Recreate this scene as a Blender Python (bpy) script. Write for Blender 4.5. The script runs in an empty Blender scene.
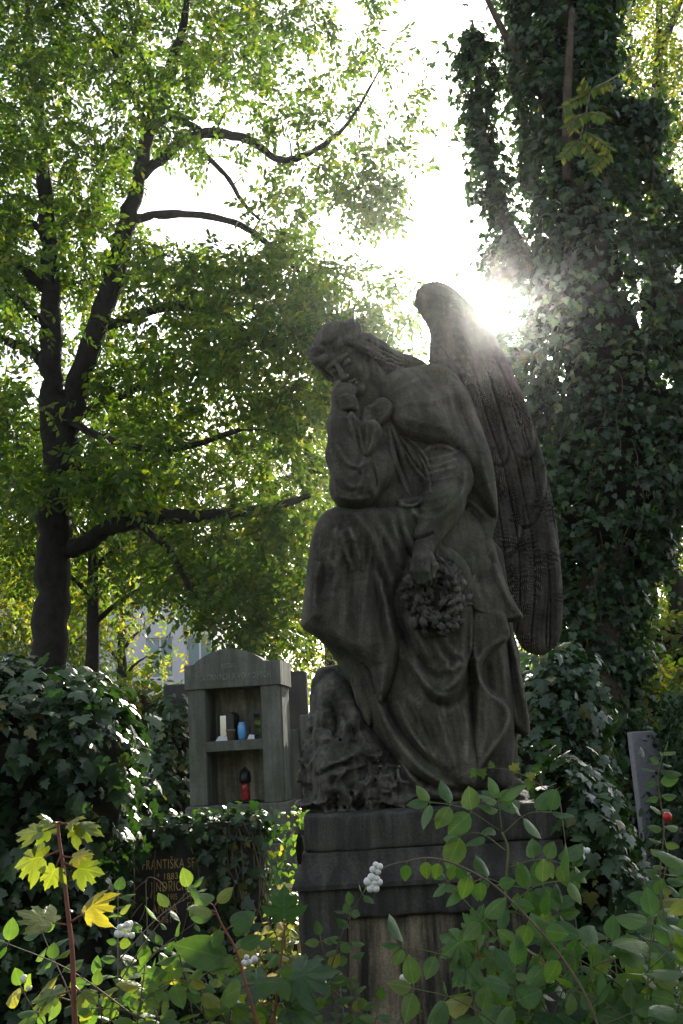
import bpy, math, random
import numpy as np
from mathutils import Matrix, Vector
random.seed(7); rng = np.random.default_rng(7)
sc = bpy.context.scene
COL = sc.collection
# ------------------------------------------------------------------ camera
FPX, W, H = 1000.0, 683, 1024
PITCH, ROLL = math.radians(13.1), math.radians(3.3)
CAM = np.array([0, 0, 1.6])
fw = np.array([0, math.cos(PITCH), math.sin(PITCH)])
r0 = np.array([1.0, 0, 0]); u0 = np.array([0, -math.sin(PITCH), math.cos(PITCH)])
rt = r0*math.cos(ROLL) - u0*math.sin(ROLL)
up = u0*math.cos(ROLL) + r0*math.sin(ROLL)
def ray(px, py):
    return fw + rt*((px-W/2)/FPX) + up*((H/2-py)/FPX)
def P(px, py, Y):
    d = ray(px, py); return CAM + d*(Y/d[1])
def pxm(Y): return Y/1000.0           # metres per pixel at depth Y (about)
cd = bpy.data.cameras.new('camera'); cam = bpy.data.objects.new('camera', cd); COL.objects.link(cam)
cd.sensor_fit = 'VERTICAL'; cd.sensor_height = 36; cd.sensor_width = 24; cd.lens = 36*FPX/H
cd.clip_start = 0.05; cd.clip_end = 3000
m = Matrix.Identity(4)
for i in range(3):
    m[i][0] = rt[i]; m[i][1] = up[i]; m[i][2] = -fw[i]; m[i][3] = CAM[i]
cam.matrix_world = m; sc.camera = cam
# ------------------------------------------------------------------ light
sd = ray(506, 312); sd /= np.linalg.norm(sd)
elev = math.asin(sd[2]); azi = math.atan2(sd[0], sd[1])
w = bpy.data.worlds.new('World'); sc.world = w; w.use_nodes = True
nt = w.node_tree; nt.nodes.clear()
sky = nt.nodes.new('ShaderNodeTexSky'); sky.sky_type = 'NISHITA'; sky.sun_disc = False
sky.sun_elevation = elev; sky.sun_rotation = azi; sky.air_density = 1.0; sky.dust_density = 2.0; sky.ozone_density = 1.0
bg = nt.nodes.new('ShaderNodeBackground'); bg.inputs[1].default_value = 0.15
wo = nt.nodes.new('ShaderNodeOutputWorld')
hs = nt.nodes.new('ShaderNodeHueSaturation'); hs.inputs['Saturation'].default_value = .45; nt.links.new(sky.outputs[0], hs.inputs['Color']); nt.links.new(hs.outputs[0], bg.inputs[0]); nt.links.new(bg.outputs[0], wo.inputs[0])
sl = bpy.data.lights.new('sun', 'SUN'); sl.energy = 5.0; sl.angle = math.radians(0.53); sl.color = (1, .93, .80)
so = bpy.data.objects.new('sun', sl); COL.objects.link(so)
so.rotation_euler = Vector(sd).to_track_quat('Z', 'Y').to_euler(); so.location = (3, 10, 12)
vs = sc.view_settings; vs.view_transform = 'Standard'; vs.look = 'None'; vs.gamma = 1; vs.use_curve_mapping = False
vs.exposure = 1.15
sc.render.engine = 'CYCLES'
cy = sc.cycles; cy.max_bounces = 7; cy.transparent_max_bounces = 8; cy.diffuse_bounces = 4; cy.transmission_bounces = 5; cy.sample_clamp_indirect = 6
# ------------------------------------------------------------------ object helpers
def tag(o, label=None, cat=None, group=None, kind=None):
    if label: o['label'] = label
    if cat: o['category'] = cat
    if group: o['group'] = group
    if kind: o['kind'] = kind
    return o
def empty(name, loc, label, cat, group=None, kind=None):
    o = bpy.data.objects.new(name, None); COL.objects.link(o); o.location = tuple(loc); o.empty_display_size = .1
    return tag(o, label, cat, group, kind)
def link(name, me, mat, parent=None, smooth=False):
    o = bpy.data.objects.new(name, me); COL.objects.link(o)
    if mat is not None: me.materials.append(mat)
    if parent is not None:
        o.parent = parent; o.location = tuple(-Vector(parent.location))   # geometry is written in world metres
    if smooth: me.polygons.foreach_set('use_smooth', np.ones(len(me.polygons), bool))
    return o
def mesh_np(name, V, loops, starts, totals):
    me = bpy.data.meshes.new(name)
    me.vertices.add(len(V)); me.vertices.foreach_set('co', np.asarray(V, np.float32).ravel())
    me.loops.add(len(loops)); me.loops.foreach_set('vertex_index', np.asarray(loops, np.int32))
    me.polygons.add(len(starts)); me.polygons.foreach_set('loop_start', np.asarray(starts, np.int32))
    me.polygons.foreach_set('loop_total', np.asarray(totals, np.int32))
    me.update(calc_edges=True); return me
def mesh_faces(name, V, F):
    me = bpy.data.meshes.new(name); me.from_pydata([tuple(v) for v in V], [], [tuple(f) for f in F]); me.update(); return me
def unit(v): return v/np.maximum(np.linalg.norm(v, axis=-1, keepdims=True), 1e-9)
class MB:                                  # collects solids into one mesh
    def __init__(s): s.V = []; s.F = []
    def add(s, V, F):
        n = len(s.V); s.V += [tuple(v) for v in V]; s.F += [tuple(i+n for i in f) for f in F]
    def box(s, x0, x1, y0, y1, z0, z1, bev=0.0, top=0.0):
        # bevelled box built as stacked inset rings
        b = bev
        rings = [(z0, b), (z0+b, 0), (z1-b, 0), (z1, b)] if b > 0 else [(z0, 0), (z1, 0)]
        V = []
        for z, i in rings:
            if b > 0:
                c = b
                V += [(x0+i+c, y0+i, z), (x1-i-c, y0+i, z), (x1-i, y0+i+c, z), (x1-i, y1-i-c, z), (x1-i-c, y1-i, z), (x0+i+c, y1-i, z), (x0+i, y1-i-c, z), (x0+i, y0+i+c, z)]
            else: V += [(x0, y0, z), (x1, y0, z), (x1, y1, z), (x0, y1, z)]
        n = 8 if b > 0 else 4
        F = [tuple(range(n-1, -1, -1)), tuple(range(len(V)-n, len(V)))]
        for k in range(len(rings)-1):
            for i in range(n): F.append((k*n+i, k*n+(i+1) % n, (k+1)*n+(i+1) % n, (k+1)*n+i))
        s.add(V, F)
    def frustum(s, rects):                 # list of (x0,x1,y0,y1,z)
        V = []; F = []
        for (x0, x1, y0, y1, z) in rects: V += [(x0, y0, z), (x1, y0, z), (x1, y1, z), (x0, y1, z)]
        for k in range(len(rects)-1):
            for i in range(4): F.append((k*4+i, k*4+(i+1) % 4, (k+1)*4+(i+1) % 4, (k+1)*4+i))
        F += [(3, 2, 1, 0), tuple(range(len(V)-4, len(V)))]
        s.add(V, F)
    def prism(s, poly, y0, y1):            # (x,z) outline extruded in y
        n = len(poly); V = [(x, y0, z) for x, z in poly]+[(x, y1, z) for x, z in poly]
        F = [tuple(range(n)), tuple(range(2*n-1, n-1, -1))]
        for i in range(n): F.append((i, n+i, n+(i+1) % n, (i+1) % n))
        s.add(V, F)
    def lathe(s, c, prof, n=20):           # prof (r,z)
        V = []; F = []
        for r, z in prof:
            for i in range(n): a = 2*math.pi*i/n; V.append((c[0]+r*math.cos(a), c[1]+r*math.sin(a), c[2]+z))
        for k in range(len(prof)-1):
            for i in range(n): F.append((k*n+i, k*n+(i+1) % n, (k+1)*n+(i+1) % n, (k+1)*n+i))
        F += [tuple(range(n-1, -1, -1)), tuple(range((len(prof)-1)*n, len(prof)*n))]
        s.add(V, F)
    def tube(s, pts, rad, n=6):
        pts = np.asarray(pts, float); k = len(pts)
        rad = np.broadcast_to(np.asarray(rad, float), (k,))
        t = unit(np.gradient(pts, axis=0)); ref = np.array([.31, .17, .93]) if abs(t[0][2]) < .8 else np.array([.9, .3, .1])
        a = unit(np.cross(t, ref)); b = np.cross(t, a)
        an = np.arange(n)*2*math.pi/n
        V = (pts[:, None]+rad[:, None, None]*(a[:, None]*np.cos(an)[None, :, None]+b[:, None]*np.sin(an)[None, :, None])).reshape(-1, 3)
        F = [(i*n+j, i*n+(j+1) % n, (i+1)*n+(j+1) % n, (i+1)*n+j) for i in range(k-1) for j in range(n)]
        F += [tuple(range(n-1, -1, -1)), tuple(range((k-1)*n, k*n))]
        s.add(V, F)
    def rot(s, ang, piv):                  # turn everything so far about a vertical axis
        c, q = math.cos(ang), math.sin(ang)
        s.V = [(piv[0]+(x-piv[0])*c-(y-piv[1])*q, piv[1]+(x-piv[0])*q+(y-piv[1])*c, z) for x, y, z in s.V]
        return s
    def build(s, name, mat, parent=None, smooth=False):
        return link(name, mesh_faces(name, s.V, s.F), mat, parent, smooth)
# ------------------------------------------------------------------ noise
_perm = rng.random((64, 64, 64)).astype(np.float32)
def vnoise(p):
    i = np.floor(p).astype(np.int64); f = (p-i).astype(np.float32); f = f*f*(3-2*f)
    x, y, z = (i[..., k] & 63 for k in range(3)); x1, y1, z1 = (x+1) & 63, (y+1) & 63, (z+1) & 63
    fx, fy, fz = f[..., 0], f[..., 1], f[..., 2]
    g = _perm
    return (((g[x, y, z]*(1-fx)+g[x1, y, z]*fx)*(1-fy)+(g[x, y1, z]*(1-fx)+g[x1, y1, z]*fx)*fy)*(1-fz) +
            ((g[x, y, z1]*(1-fx)+g[x1, y, z1]*fx)*(1-fy)+(g[x, y1, z1]*(1-fx)+g[x1, y1, z1]*fx)*fy)*fz)*2-1
def fbm(p, o=3):
    s = 0; a = 1
    for k in range(o): s = s+a*vnoise(p*(2.03**k)+17.3*k); a *= .5
    return s
# ------------------------------------------------------------------ materials
def newmat(name):
    mt = bpy.data.materials.new(name); mt.use_nodes = True; n = mt.node_tree; n.nodes.clear()
    out = n.nodes.new('ShaderNodeOutputMaterial'); return mt, n, out
def N(n, t, **k):
    d = n.nodes.new('ShaderNode'+t)
    for a, b in k.items(): setattr(d, a, b)
    return d
def ramp(n, fac, stops):
    r = N(n, 'ValToRGB'); e = r.color_ramp.elements
    while len(e) < len(stops): e.new(.5)
    for q, (p, c) in zip(e, stops): q.position = p; q.color = (*c, 1)
    n.links.new(fac, r.inputs[0]); return r.outputs[0]
def noise(n, scale, detail=5, rough=.6, vec=None, stretch=None, dist=0):
    tc = N(n, 'TexCoord'); v = tc.outputs['Object']
    if stretch:
        mp = N(n, 'Mapping'); mp.inputs['Scale'].default_value = stretch; n.links.new(v, mp.inputs[0]); v = mp.outputs[0]
    t = N(n, 'TexNoise'); t.inputs['Scale'].default_value = scale; t.inputs['Detail'].default_value = detail
    t.inputs['Roughness'].default_value = rough; t.inputs['Distortion'].default_value = dist
    n.links.new(v, t.inputs['Vector']); return t.outputs[0]
def mixc(n, f, a, b, mode='MIX'):
    mx = N(n, 'Mix', data_type='RGBA', blend_type=mode)
    for s, v in ((mx.inputs[0], f), (mx.inputs[6], a), (mx.inputs[7], b)):
        if hasattr(v, 'links') or hasattr(v, 'node'): n.links.new(v, s)
        elif isinstance(v, (int, float)): s.default_value = v
        else: s.default_value = (*v, 1)
    return mx.outputs[2]
def stone(name, c0, c1, stain=(.03, .03, .025), scale=5, streak=.6, bump=.4, algae=None, rough=.85, wear=None, fine=70):
    mt, n, out = newmat(name); b = N(n, 'BsdfPrincipled'); b.inputs['Roughness'].default_value = rough
    b.inputs['Specular IOR Level'].default_value = .3
    base = ramp(n, noise(n, scale, 8, .65), [(.3, c0), (.68, c1)])
    st = ramp(n, noise(n, 6, 6, .65, stretch=(3.0, 3.0, .28), dist=.3), [(.42, (1, 1, 1)), (.62, (0, 0, 0))])
    f = N(n, 'Math', operation='MULTIPLY'); n.links.new(st, f.inputs[0]); f.inputs[1].default_value = streak
    c = mixc(n, f.outputs[0], base, stain)
    if algae:
        a = ramp(n, noise(n, 2.6, 4, .6), [(.52, (0, 0, 0)), (.7, (.7, .7, .7))]); c = mixc(n, a, c, algae)
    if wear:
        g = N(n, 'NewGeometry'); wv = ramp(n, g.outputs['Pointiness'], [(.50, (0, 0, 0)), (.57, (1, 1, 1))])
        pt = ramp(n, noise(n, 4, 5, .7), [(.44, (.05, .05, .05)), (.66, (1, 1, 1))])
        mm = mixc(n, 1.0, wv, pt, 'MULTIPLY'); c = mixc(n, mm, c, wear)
        dk = ramp(n, g.outputs['Pointiness'], [(.455, (.3, .3, .3)), (.495, (1, 1, 1))]); c = mixc(n, 1.0, c, dk, 'MULTIPLY')  # concave creases multiplied darker, by curvature
    sp = ramp(n, noise(n, 160, 2, .5), [(.35, (.8, .8, .8)), (.7, (1.15, 1.15, 1.15))]); c = mixc(n, 1.0, c, sp, 'MULTIPLY')
    n.links.new(c, b.inputs['Base Color'])
    bp = N(n, 'Bump'); bp.inputs['Strength'].default_value = bump; bp.inputs['Distance'].default_value = .012
    h = N(n, 'Math', operation='ADD'); n.links.new(noise(n, fine, 6, .75), h.inputs[0]); n.links.new(noise(n, 12, 4, .6), h.inputs[1])
    n.links.new(h.outputs[0], bp.inputs['Height']); n.links.new(bp.outputs[0], b.inputs['Normal'])
    n.links.new(b.outputs[0], out.inputs[0]); return mt
def leafmat(name, cols, trans=.45, tcol=None, rough=.42, spec=.5, vein=0.0, coat=0.0):
    """cols: stops over the random-per-leaf value; tcol multiplies the transmitted colour"""
    mt, n, out = newmat(name); g = N(n, 'NewGeometry')
    c = ramp(n, g.outputs['Random Per Island'], cols)
    big = ramp(n, noise(n, .9, 3, .6), [(.35, (.72, .78, .8)), (.65, (1.25, 1.15, 1.0))]); c = mixc(n, 1.0, c, big, 'MULTIPLY')
    if vein:
        uv = N(n, 'UVMap'); sx = N(n, 'SeparateXYZ'); n.links.new(uv.outputs[0], sx.inputs[0])
        ab = N(n, 'Math', operation='ABSOLUTE'); n.links.new(sx.outputs[0], ab.inputs[0])
        mid = ramp(n, ab.outputs[0], [(.008, (.7, .7, .7)), (.022, (0, 0, 0))])
        q = N(n, 'Math', operation='MULTIPLY_ADD'); n.links.new(ab.outputs[0], q.inputs[0]); q.inputs[1].default_value = -.8
        n.links.new(sx.outputs[1], q.inputs[2])
        w_ = N(n, 'Math', operation='MULTIPLY'); n.links.new(q.outputs[0], w_.inputs[0]); w_.inputs[1].default_value = 7.0
        fr = N(n, 'Math', operation='FRACT'); n.links.new(w_.outputs[0], fr.inputs[0])
        side = ramp(n, fr.outputs[0], [(.0, (.55, .55, .55)), (.13, (0, 0, 0))])
        v = mixc(n, 1.0, mid, side, 'ADD'); k = N(n, 'Math', operation='MULTIPLY'); n.links.new(v, k.inputs[0]); k.inputs[1].default_value = vein
        c = mixc(n, k.outputs[0], c, mixc(n, 1.0, c, (2.0, 1.9, 1.6), 'MULTIPLY'))
        sp = ramp(n, noise(n, 55, 3, .55), [(.68, (0, 0, 0)), (.74, (.75, .75, .75))]); c = mixc(n, sp, c, (.10, .065, .02))
        c = mixc(n, 1.0, c, ramp(n, noise(n, 22, 3, .6), [(.3, (.72, .75, .8)), (.7, (1.25, 1.2, 1.1))]), 'MULTIPLY')
    b = N(n, 'BsdfPrincipled'); b.inputs['Roughness'].default_value = rough; b.inputs['Specular IOR Level'].default_value = spec
    n.links.new(c, b.inputs['Base Color'])
    if coat: b.inputs['Coat Weight'].default_value = coat; b.inputs['Coat Roughness'].default_value = .25
    bp = N(n, 'Bump'); bp.inputs['Strength'].default_value = .25; bp.inputs['Distance'].default_value = .01
    n.links.new(noise(n, 60, 3, .6), bp.inputs['Height']); n.links.new(bp.outputs[0], b.inputs['Normal'])
    t = N(n, 'BsdfTranslucent'); tc = mixc(n, 1.0, c, tcol or (3.2, 3.0, 1.2), 'MULTIPLY'); n.links.new(tc, t.inputs[0])
    mx = N(n, 'MixShader'); mx.inputs[0].default_value = trans
    n.links.new(b.outputs[0], mx.inputs[1]); n.links.new(t.outputs[0], mx.inputs[2]); n.links.new(mx.outputs[0], out.inputs[0])
    return mt
def plain(name, c, rough=.6, metal=0, spec=.5, var=.25, scale=20, bump=0, trans=0):
    mt, n, out = newmat(name); b = N(n, 'BsdfPrincipled'); b.inputs['Roughness'].default_value = rough; b.inputs['Metallic'].default_value = metal
    b.inputs['Specular IOR Level'].default_value = spec; b.inputs['Transmission Weight'].default_value = trans
    lo = tuple(x*(1-var) for x in c); hi = tuple(min(1, x*(1+var)) for x in c)
    n.links.new(ramp(n, noise(n, scale, 5, .65), [(.3, lo), (.7, hi)]), b.inputs['Base Color'])
    if bump:
        bp = N(n, 'Bump'); bp.inputs['Strength'].default_value = bump; bp.inputs['Distance'].default_value = .02
        n.links.new(noise(n, scale*2, 5, .7, stretch=(1, 1, .25)), bp.inputs['Height']); n.links.new(bp.outputs[0], b.inputs['Normal'])
    n.links.new(b.outputs[0], out.inputs[0]); return mt
M = {}
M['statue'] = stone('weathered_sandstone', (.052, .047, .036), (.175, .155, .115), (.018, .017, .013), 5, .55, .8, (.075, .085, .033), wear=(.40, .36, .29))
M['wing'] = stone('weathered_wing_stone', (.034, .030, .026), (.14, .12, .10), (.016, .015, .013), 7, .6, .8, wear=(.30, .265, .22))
M['wreathstone'] = stone('wreath_stone', (.07, .065, .055), (.20, .18, .145), (.03, .03, .026), 9, .5, .6)
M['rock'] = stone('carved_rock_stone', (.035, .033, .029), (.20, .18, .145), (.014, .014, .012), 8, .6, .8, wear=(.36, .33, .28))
M['pedestal'] = stone('pedestal_stone', (.06, .056, .05), (.115, .105, .09), (.02, .019, .017), 5, .7, .45)
M['panel'] = stone('streaked_panel_stone', (.12, .10, .075), (.36, .29, .20), (.022, .020, .016), 7, .95, .45)
M['niche'] = stone('mossy_concrete', (.12, .125, .105), (.21, .21, .175), (.05, .05, .04), 4, .6, .4, (.075, .095, .045))
M['nicheback'] = stone('stained_plaster', (.18, .17, .09), (.62, .56, .42), (.09, .08, .045), 5, .7, .4, (.10, .11, .04))
M['darkstone'] = stone('dark_granite', (.03, .03, .03), (.065, .062, .055), (.02, .02, .02), 8, .3, .2, rough=.55)
M['wallstone'] = stone('grey_concrete', (.13, .13, .115), (.21, .205, .18), (.07, .07, .06), 4, .5, .4)
M['lilac'] = stone('grey_lilac_granite', (.26, .25, .27), (.38, .37, .40), (.2, .2, .2), 40, .2, .15)
M['letter'] = plain('dull_gold_paint', (.60, .40, .14), .45, .2, var=.45)
M['greyletter'] = plain('worn_lettering', (.20, .205, .175), .85, var=.6, scale=25)
M['bark'] = plain('dark_bark', (.022, .019, .016), .95, var=.5, scale=9, bump=1.0, spec=.2)
M['bark2'] = plain('brown_bark', (.085, .065, .048), .95, var=.45, scale=9, bump=1.0, spec=.2)
M['redstem'] = plain('red_brown_stem', (.22, .075, .045), .55, var=.3)
M['twig'] = plain('pale_twig', (.16, .12, .08), .8, var=.3)
M['greenstem'] = plain('green_stem', (.13, .15, .05), .6, var=.3)
M['drystalk'] = plain('dry_stalk', (.38, .30, .2), .8, var=.3)
M['berry'] = plain('white_berry', (.82, .80, .76), .35, var=.06, scale=60)
M['redberry'] = plain('red_fruit', (.5, .03, .02), .3, var=.1)
M['ivycore'] = plain('added_dark_core', (.022, .022, .015), 1, var=.5, scale=8, spec=.1)  # dark colour of the added cores that block light in foliage
G = lambda a, b, c: (a, b, c)
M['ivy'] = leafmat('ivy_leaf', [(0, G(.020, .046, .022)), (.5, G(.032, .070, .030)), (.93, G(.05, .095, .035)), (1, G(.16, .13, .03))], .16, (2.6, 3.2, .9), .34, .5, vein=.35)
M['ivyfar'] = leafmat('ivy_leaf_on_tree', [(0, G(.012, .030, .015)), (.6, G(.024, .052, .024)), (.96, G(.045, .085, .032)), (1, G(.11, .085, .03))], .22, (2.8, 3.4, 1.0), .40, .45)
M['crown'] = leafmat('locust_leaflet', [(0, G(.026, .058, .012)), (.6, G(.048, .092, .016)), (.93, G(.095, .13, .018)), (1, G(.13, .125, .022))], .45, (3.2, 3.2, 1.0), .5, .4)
M['bright'] = leafmat('sunlit_yellow_green_leaf', [(0, G(.045, .085, .018)), (.6, G(.075, .125, .025)), (1, G(.20, .17, .03))], .58, (3.4, 3.1, 1.0), .5, .4)  # backlight put into the colour: paler, more translucent leaf
M['shrub'] = leafmat('shrub_leaf', [(0, G(.045, .105, .028)), (.6, G(.075, .15, .035)), (.92, G(.12, .18, .04)), (1, G(.30, .26, .04))], .42, (2.8, 2.7, 1.0), .45, .45, vein=.5)
M['maple'] = leafmat('young_maple_leaf', [(0, G(.09, .14, .022)), (.6, G(.13, .17, .025)), (1, G(.22, .20, .03))], .5, (2.3, 2.2, .7), .38, .6, vein=.8)
M['shade'] = leafmat('shaded_shrub_leaf', [(0, G(.040, .100, .036)), (.6, G(.065, .14, .045)), (.94, G(.10, .17, .045)), (1, G(.24, .22, .05))], .42, (2.7, 2.7, .9), .42, .45, vein=.7)  # shrub leaf again, with shade put into its greener colour
M['litterg'] = leafmat('pale_periwinkle_leaf', [(0, G(.12, .16, .05)), (.5, G(.24, .25, .12)), (1, G(.40, .34, .22))], .35, (2, 2, .9), .4, .5)
M['darkmaple'] = leafmat('dark_maple_leaf', [(0, G(.035, .085, .025)), (1, G(.05, .11, .03))], .25, (2, 2.6, .8), .4, .5, vein=.6)
M['conifer'] = leafmat('box_leaf', [(0, G(.02, .045, .018)), (1, G(.035, .075, .025))], .15, (2, 2.6, .8), .5, .4)
M['grass'] = leafmat('grass_blade', [(0, G(.09, .13, .03)), (.7, G(.16, .19, .05)), (1, G(.33, .29, .13))], .45, (2.2, 2.1, 1.0), .5, .4)
M['litter'] = leafmat('fallen_leaf', [(0, G(.16, .11, .06)), (.6, G(.30, .22, .13)), (1, G(.42, .35, .22))], .25, (1.8, 1.6, 1.2), .6, .4)
def ground_mat():
    mt, n, out = newmat('soil_and_grass'); b = N(n, 'BsdfPrincipled'); b.inputs['Roughness'].default_value = .95; b.inputs['Specular IOR Level'].default_value = .15
    a = ramp(n, noise(n, 1.3, 8, .7), [(.35, (.04, .035, .022)), (.55, (.06, .075, .025)), (.75, (.10, .12, .035))])
    n.links.new(a, b.inputs['Base Color']); bp = N(n, 'Bump'); bp.inputs['Distance'].default_value = .05
    n.links.new(noise(n, 18, 8, .75), bp.inputs['Height']); n.links.new(bp.outputs[0], b.inputs['Normal']); n.links.new(b.outputs[0], out.inputs[0]); return mt
M['ground'] = ground_mat()
# ------------------------------------------------------------------ implicit sculpting
Y0 = 4.1
def surface_nets(F, org, h):
    s = F < 0; nx, ny, nz = F.shape
    c = [s[i:nx-1+i, j:ny-1+j, k:nz-1+k] for i in (0, 1) for j in (0, 1) for k in (0, 1)]
    cnt = sum(x.astype(np.int8) for x in c); idx = np.argwhere((cnt > 0) & (cnt < 8))
    vid = -np.ones((nx-1, ny-1, nz-1), np.int32); vid[tuple(idx.T)] = np.arange(len(idx))
    acc = np.zeros((len(idx), 3)); num = np.zeros(len(idx)); cor = [(i, j, k) for i in (0, 1) for j in (0, 1) for k in (0, 1)]
    for a in cor:
        for ax in range(3):
            if a[ax]: continue
            b = list(a); b[ax] = 1
            va = F[tuple((idx+a).T)]; vb = F[tuple((idx+b).T)]; q = (va < 0) != (vb < 0)
            t = np.where(q, va/np.where(q, va-vb, 1), 0)
            p = np.tile(np.array(a, float), (len(idx), 1)); p[:, ax] = t
            acc[q] += p[q]; num[q] += 1
    V = (idx+acc/num[:, None])*h+org
    Q = []
    for ax in range(3):
        lo = [slice(1, -1)]*3; hi = [slice(1, -1)]*3; lo[ax] = slice(0, -1); hi[ax] = slice(1, None)
        A = s[tuple(lo)]; B = s[tuple(hi)]; e = np.argwhere(A != B)
        if not len(e): continue
        fl = A[tuple(e.T)]; off = np.ones(3, int); off[ax] = 0; e = e+off
        u, v = [(1, 2), (2, 0), (0, 1)][ax]
        def cell(du, dv):
            q = e.copy(); q[:, u] -= du; q[:, v] -= dv; return vid[tuple(q.T)]
        quad = np.stack([cell(1, 1), cell(0, 1), cell(0, 0), cell(1, 0)], 1)
        quad[~fl] = quad[~fl][:, ::-1]; Q.append(quad)
    Q = np.concatenate(Q); Q = Q[(Q >= 0).all(1)]
    return V, Q
def relax(V, Q, it=2, lam=.5):
    E = np.concatenate([Q[:, [0, 1]], Q[:, [1, 2]], Q[:, [2, 3]], Q[:, [3, 0]]])
    for _ in range(it):
        S = np.zeros_like(V); n = np.zeros(len(V))
        for a, b in ((0, 1), (1, 0)):
            for k in range(3): S[:, k] += np.bincount(E[:, a], V[E[:, b], k], len(V))
            n += np.bincount(E[:, a], minlength=len(V))
        V = V+lam*(S/np.maximum(n, 1)[:, None]-V)
    return V
def seg2(X, Z, pts):
    """distance to a 2-D polyline, arclength fraction and side"""
    best = np.full(X.shape, 1e9); T = np.zeros(X.shape); SD = np.zeros(X.shape)
    pts = np.asarray(pts, float); L = np.r_[0, np.cumsum(np.linalg.norm(np.diff(pts, axis=0), axis=1))]
    for i in range(len(pts)-1):
        a, b = pts[i], pts[i+1]; ab = b-a; l2 = ab@ab+1e-12
        t = np.clip(((X-a[0])*ab[0]+(Z-a[1])*ab[1])/l2, 0, 1)
        dx, dz = X-a[0]-t*ab[0], Z-a[1]-t*ab[1]; d = np.hypot(dx, dz); q = d < best
        best = np.where(q, d, best); T = np.where(q, (L[i]+t*math.sqrt(l2))/L[-1], T)
        SD = np.where(q, np.sign(ab[0]*dz-ab[1]*dx), SD)
    return best, T, SD
def catmull(pts, n=5):
    p = np.asarray(pts, float); p = np.vstack([2*p[0]-p[1], p, 2*p[-1]-p[-2]]); out = []
    for i in range(1, len(p)-2):
        for t in np.arange(n)/n:
            out.append(.5*((2*p[i])+(-p[i-1]+p[i+1])*t+(2*p[i-1]-5*p[i]+4*p[i+1]-p[i+2])*t*t+(-p[i-1]+3*p[i]-3*p[i+1]+p[i+2])*t**3))
    out.append(p[-2]); return np.array(out)
def poly_sd(X, Z, poly):
    d, _, _ = seg2(X, Z, list(poly)+[poly[0]]); ins = np.zeros(X.shape, bool); n = len(poly)
    for i in range(n):
        (xa, za), (xb, zb) = poly[i], poly[(i+1) % n]
        if za == zb: continue
        c = ((za > Z) != (zb > Z)) & (X < (xb-xa)*(Z-za)/(zb-za)+xa); ins ^= c
    return np.where(ins, d, -d)
def xz(px, py): p = P(px, py, Y0); return p[0], p[2]
MPP = Y0/1000/math.cos(PITCH)*.985
def roughblock(x0, x1, y0, y1, z0, z1, name, mat, parent, h=.0075, r=.005, amp=.0025, chip=.014):
    ax = [np.arange(a-3*h, b+3*h, h) for a, b in ((x0, x1), (y0, y1), (z0, z1))]; g = np.stack(np.meshgrid(*ax, indexing='ij'), -1)
    q = np.abs(g-np.array([(x0+x1)/2, (y0+y1)/2, (z0+z1)/2]))-np.array([(x1-x0)/2-r, (y1-y0)/2-r, (z1-z0)/2-r])
    d = np.linalg.norm(np.maximum(q, 0), axis=-1)+np.minimum(q.max(-1), 0)-r; near = np.abs(d) < .04; qs = np.sort(q, axis=-1)
    edge = np.exp(-np.abs(qs[..., 1])/.02)*np.exp(-np.abs(qs[..., 2])/.02); p = g[near]
    d[near] += amp*fbm(p*13, 3)+edge[near]*chip*np.clip(fbm(p*9+4, 3)-.05, 0, 1.2); F = d
    V, Q = surface_nets(F, np.array([a[0] for a in ax]), h); V = relax(V, Q, 1, .3)
    return link(name, mesh_np(name, V, Q.ravel(), np.arange(len(Q))*4, np.full(len(Q), 4)), mat, parent, True)
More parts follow.
